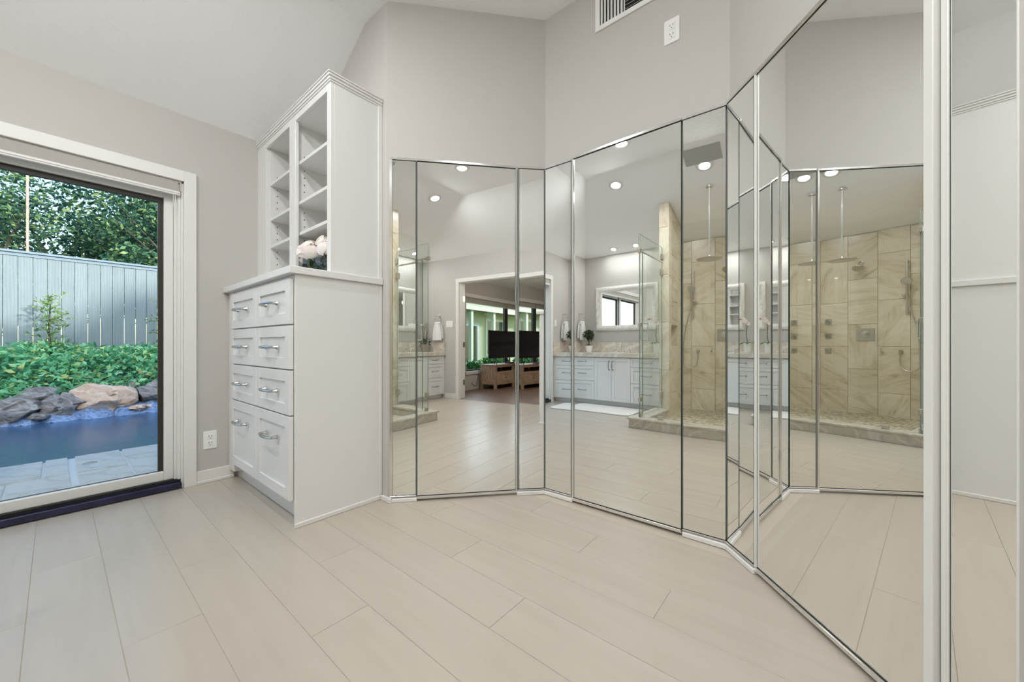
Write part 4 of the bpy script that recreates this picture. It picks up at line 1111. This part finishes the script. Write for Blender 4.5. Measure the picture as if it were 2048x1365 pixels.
def rock(label, x, y, z, rx, ry, rz, mat, seed, flat=.0, rot=0):
    bm = bmesh.new(); bmesh.ops.create_icosphere(bm, subdivisions=4, radius=1)
    off = Vector((seed * 3.7, seed * 1.3, 0)); c_, s_ = math.cos(R(rot)), math.sin(R(rot))
    for v in bm.verts:
        n = v.co.normalized()
        # squared-off boulder: flatten against a few random planes, then roughen
        r_ = 1.0
        rr_ = random.Random(seed)
        for _ in range(9):
            pn = Vector((rr_.gauss(0, 1), rr_.gauss(0, 1), rr_.gauss(0, 1))).normalized(); dd = n.dot(pn)
            if dd > 0: r_ = min(r_, rr_.uniform(.62, .86) / max(dd, 1e-3))
        r_ *= 1 + .10 * mnoise.noise(n * 2.1 + off) + .05 * mnoise.noise(n * 6 + off) + .025 * mnoise.noise(n * 14 + off)
        p = n * r_ * 1.15
        p = Vector((p.x * rx, p.y * ry, p.z * rz)); v.co = Vector((p.x * c_ - p.y * s_, p.x * s_ + p.y * c_, p.z)) * S
    me = bpy.data.meshes.new('boulder'); bm.to_mesh(me); bm.free(); me.materials.append(mat)
    me.polygons.foreach_set('use_smooth', [True] * len(me.polygons)); me.set_sharp_from_angle(angle=R(30))
    o = bpy.data.objects.new('boulder', me); reg(o, Vector((x, y, z)) * S)
    tag(o, label, 'boulder', 'boulders along the pool edge')
rock('dark flat boulder at the left edge of the patio door view', -.42, 8.85, .06, .34, .34, .17, M['rockgrey'], 2)
rock('grey boulder raised behind the gap between two lower boulders', -.14, 9.12, .22, .22, .25, .13, M['rockgrey'], 3, rot=10)
rock('mid-grey boulder left of the large tan boulder', .06, 8.86, .08, .24, .28, .16, M['rockgrey'], 5)
rock('large blocky tan boulder in the middle of the pool edge', .50, 8.86, .17, .34, .30, .24, M['rocktan'], 8, rot=-8)
rock('small grey boulder peeking behind the tan boulder', .80, 9.2, .24, .14, .16, .12, M['rockgrey'], 9)
rock('speckled dark boulder right of the tan boulder', 1.13, 8.98, .16, .32, .30, .20, M['rockgrey'], 12, rot=12)
rock('small flat brown stone at the waterline under the tan boulder', .85, 8.62, -.02, .10, .09, .045, M['rocktan'], 15)
rock('tiny flat stone at the waterline by the door frame', 1.02, 8.68, -.02, .10, .08, .035, M['rocktan'], 16)
rock('small mossy stone wedged between the two left boulders', -.16, 8.60, -.02, .10, .08, .05, M['rockgrey'], 17)
for k, (x, rx) in enumerate(((-1.05, .32), (-1.7, .36), (1.75, .34), (2.4, .36))):
    rock(['grey boulder beyond the left edge of the view', 'farthest left grey boulder on the pool edge', 'grey boulder hidden behind the door jamb', 'farthest right grey boulder on the pool edge'][k], x, 8.95, .10, rx, .32, .19, M['rockgrey'], 30 + k)
# ground cover
gp = []; rg2 = random.Random(23)
while len(gp) < 15000:
    x = rg2.uniform(-3.2, 3.6); y = rg2.uniform(9.0, 10.6)
    hmax = (.20 + .72 * min(1, max(0, (y - 9.0) / .75)) ** .8) * (1 + .22 * mnoise.noise(Vector((x * 2.2, y * 2.2, 4))))
    z = hmax * (1 - .45 * rg2.random() ** 1.6)
    gp.append((x, y, z))
mb = MB(); leaf_cards(mb, gp, .105, rg2, .5, .15)
o = mb.build('groundcover', M['ground_leaf'], recalc=False); tag(o, 'dense leafy green groundcover between the boulders and the fence', 'plants', kind='stuff')
# fence
FY = 10.8
fe = thing('garden_fence', 'tall grey stained board fence with a flat cap behind the pool', 'fence', (0, FY, 0))
for k in range(-44, 48):
    x0 = -.581 + .1615 * k
    MB().box(x0 + .003, x0 + .1585, FY - .009 + rg.uniform(-.004, .004), FY + .012, .02, 2.545).build('board', M['fence'], fe)
MB().box(-7.8, 7.3, FY - .07, FY + .06, 2.60, 2.635).build('cap', M['fencecap'], fe)
MB().box(-7.8, 7.3, FY - .03, FY + .03, 2.545, 2.60).build('top_rail', M['fencecap'], fe)
for z in (.4, 1.6): MB().box(-7.8, 7.3, FY + .013, FY + .05, z, z + .09).build('back_rail', M['fence'], fe)
# young tree before the fence and one at the right
def slim(label, x, y, h, seed, lean):
    rg3 = random.Random(seed)
    th = thing('slim_sapling', label, 'sapling', (x, y, .02))
    MB().tube([(x + .07, y, .02), (x + .05, y, .6), (x + lean, y - .02, 1.2), (x, y - .03, h - .1)], [.022, .02, .016, .008], 8).build('trunk', M['bark'], th, smooth=True)
    mb = MB(); pts = []
    for k in range(34):
        z = .7 + (h - .7) * (k / 34) ** .9; a = rg3.uniform(0, 6.28); L = rg3.uniform(.14, .32) * (1.2 - .4 * k / 34)
        for j in range(16):
            t = j / 16; pts.append((x + math.cos(a) * L * t, y - .05 + math.sin(a) * L * t * .7, z + .10 * t + rg3.uniform(-.02, .02)))
    leaf_cards(mb, pts, .085, rg3, .28, .3); mb.build('foliage', M['conifer'], th, recalc=False)
slim('slim young conifer standing in the groundcover before the fence', -.06, 10.25, 1.80, 5, -.02)
slim('slim conifer half hidden by the right jamb of the patio door', 1.42, 10.25, 1.85, 6, .01)
o = MB().tube([(-.33, 11.2, .02), (-.33, 11.2, 5.2)], .018, 8).build('garden_pole', M['silverpole'])
tag(o, 'thin pale vertical pole rising behind the fence', 'pole')
# trees beyond the fence
def tree(label, x, y, h, r, seed, n):
    rg3 = random.Random(seed)
    th = thing('garden_tree', label, 'tree', (x, y, .02), 'trees beyond the fence')
    tr = MB(); tr.tube([(x, y, .02), (x + .1, y, h * .3), (x - .1, y, h * .55)], [.16, .13, .08], 8)
    mb = MB(); pts = []
    for k in range(26):
        c = (x + rg3.gauss(0, r * .48), y + rg3.gauss(0, r * .35), max(2.0, h * .62 + rg3.gauss(0, h * .20)))
        tr.tube([(x, y, h * .4), ((x + c[0]) / 2, (y + c[1]) / 2, (h * .45 + c[2]) / 2), c], [.04, .022, .008], 5)
        cr_ = rg3.uniform(.35, .75) * r * .55
        pts += ball_pts(rg3, c, (cr_, cr_, cr_ * .7), n // 26, .2)
    tr.build('trunk', M['bark'], th, smooth=True)
    leaf_cards(mb, pts, .13, rg3, .5); mb.build('crown', M['tree_leaf'], th, recalc=False)
tree('large dense tree behind the fence at the view\'s left', -1.0, 14.5, 5.2, 2.8, 1, 16000)
tree('large dense tree behind the fence in the middle', 1.0, 15.8, 5.6, 2.8, 2, 16000)
tree('bright green tree behind the fence at the door jamb', 2.6, 13.6, 5.4, 2.2, 3, 13000)
tree('darker tree far behind the other trees', .2, 18.5, 6.6, 3.8, 4, 16000)
tree('tree behind the fence far to the left', -4.2, 15.5, 5.2, 2.8, 5, 9000)
tree('tree behind the fence far to the right', 5.6, 16, 5.8, 2.8, 6, 12000)
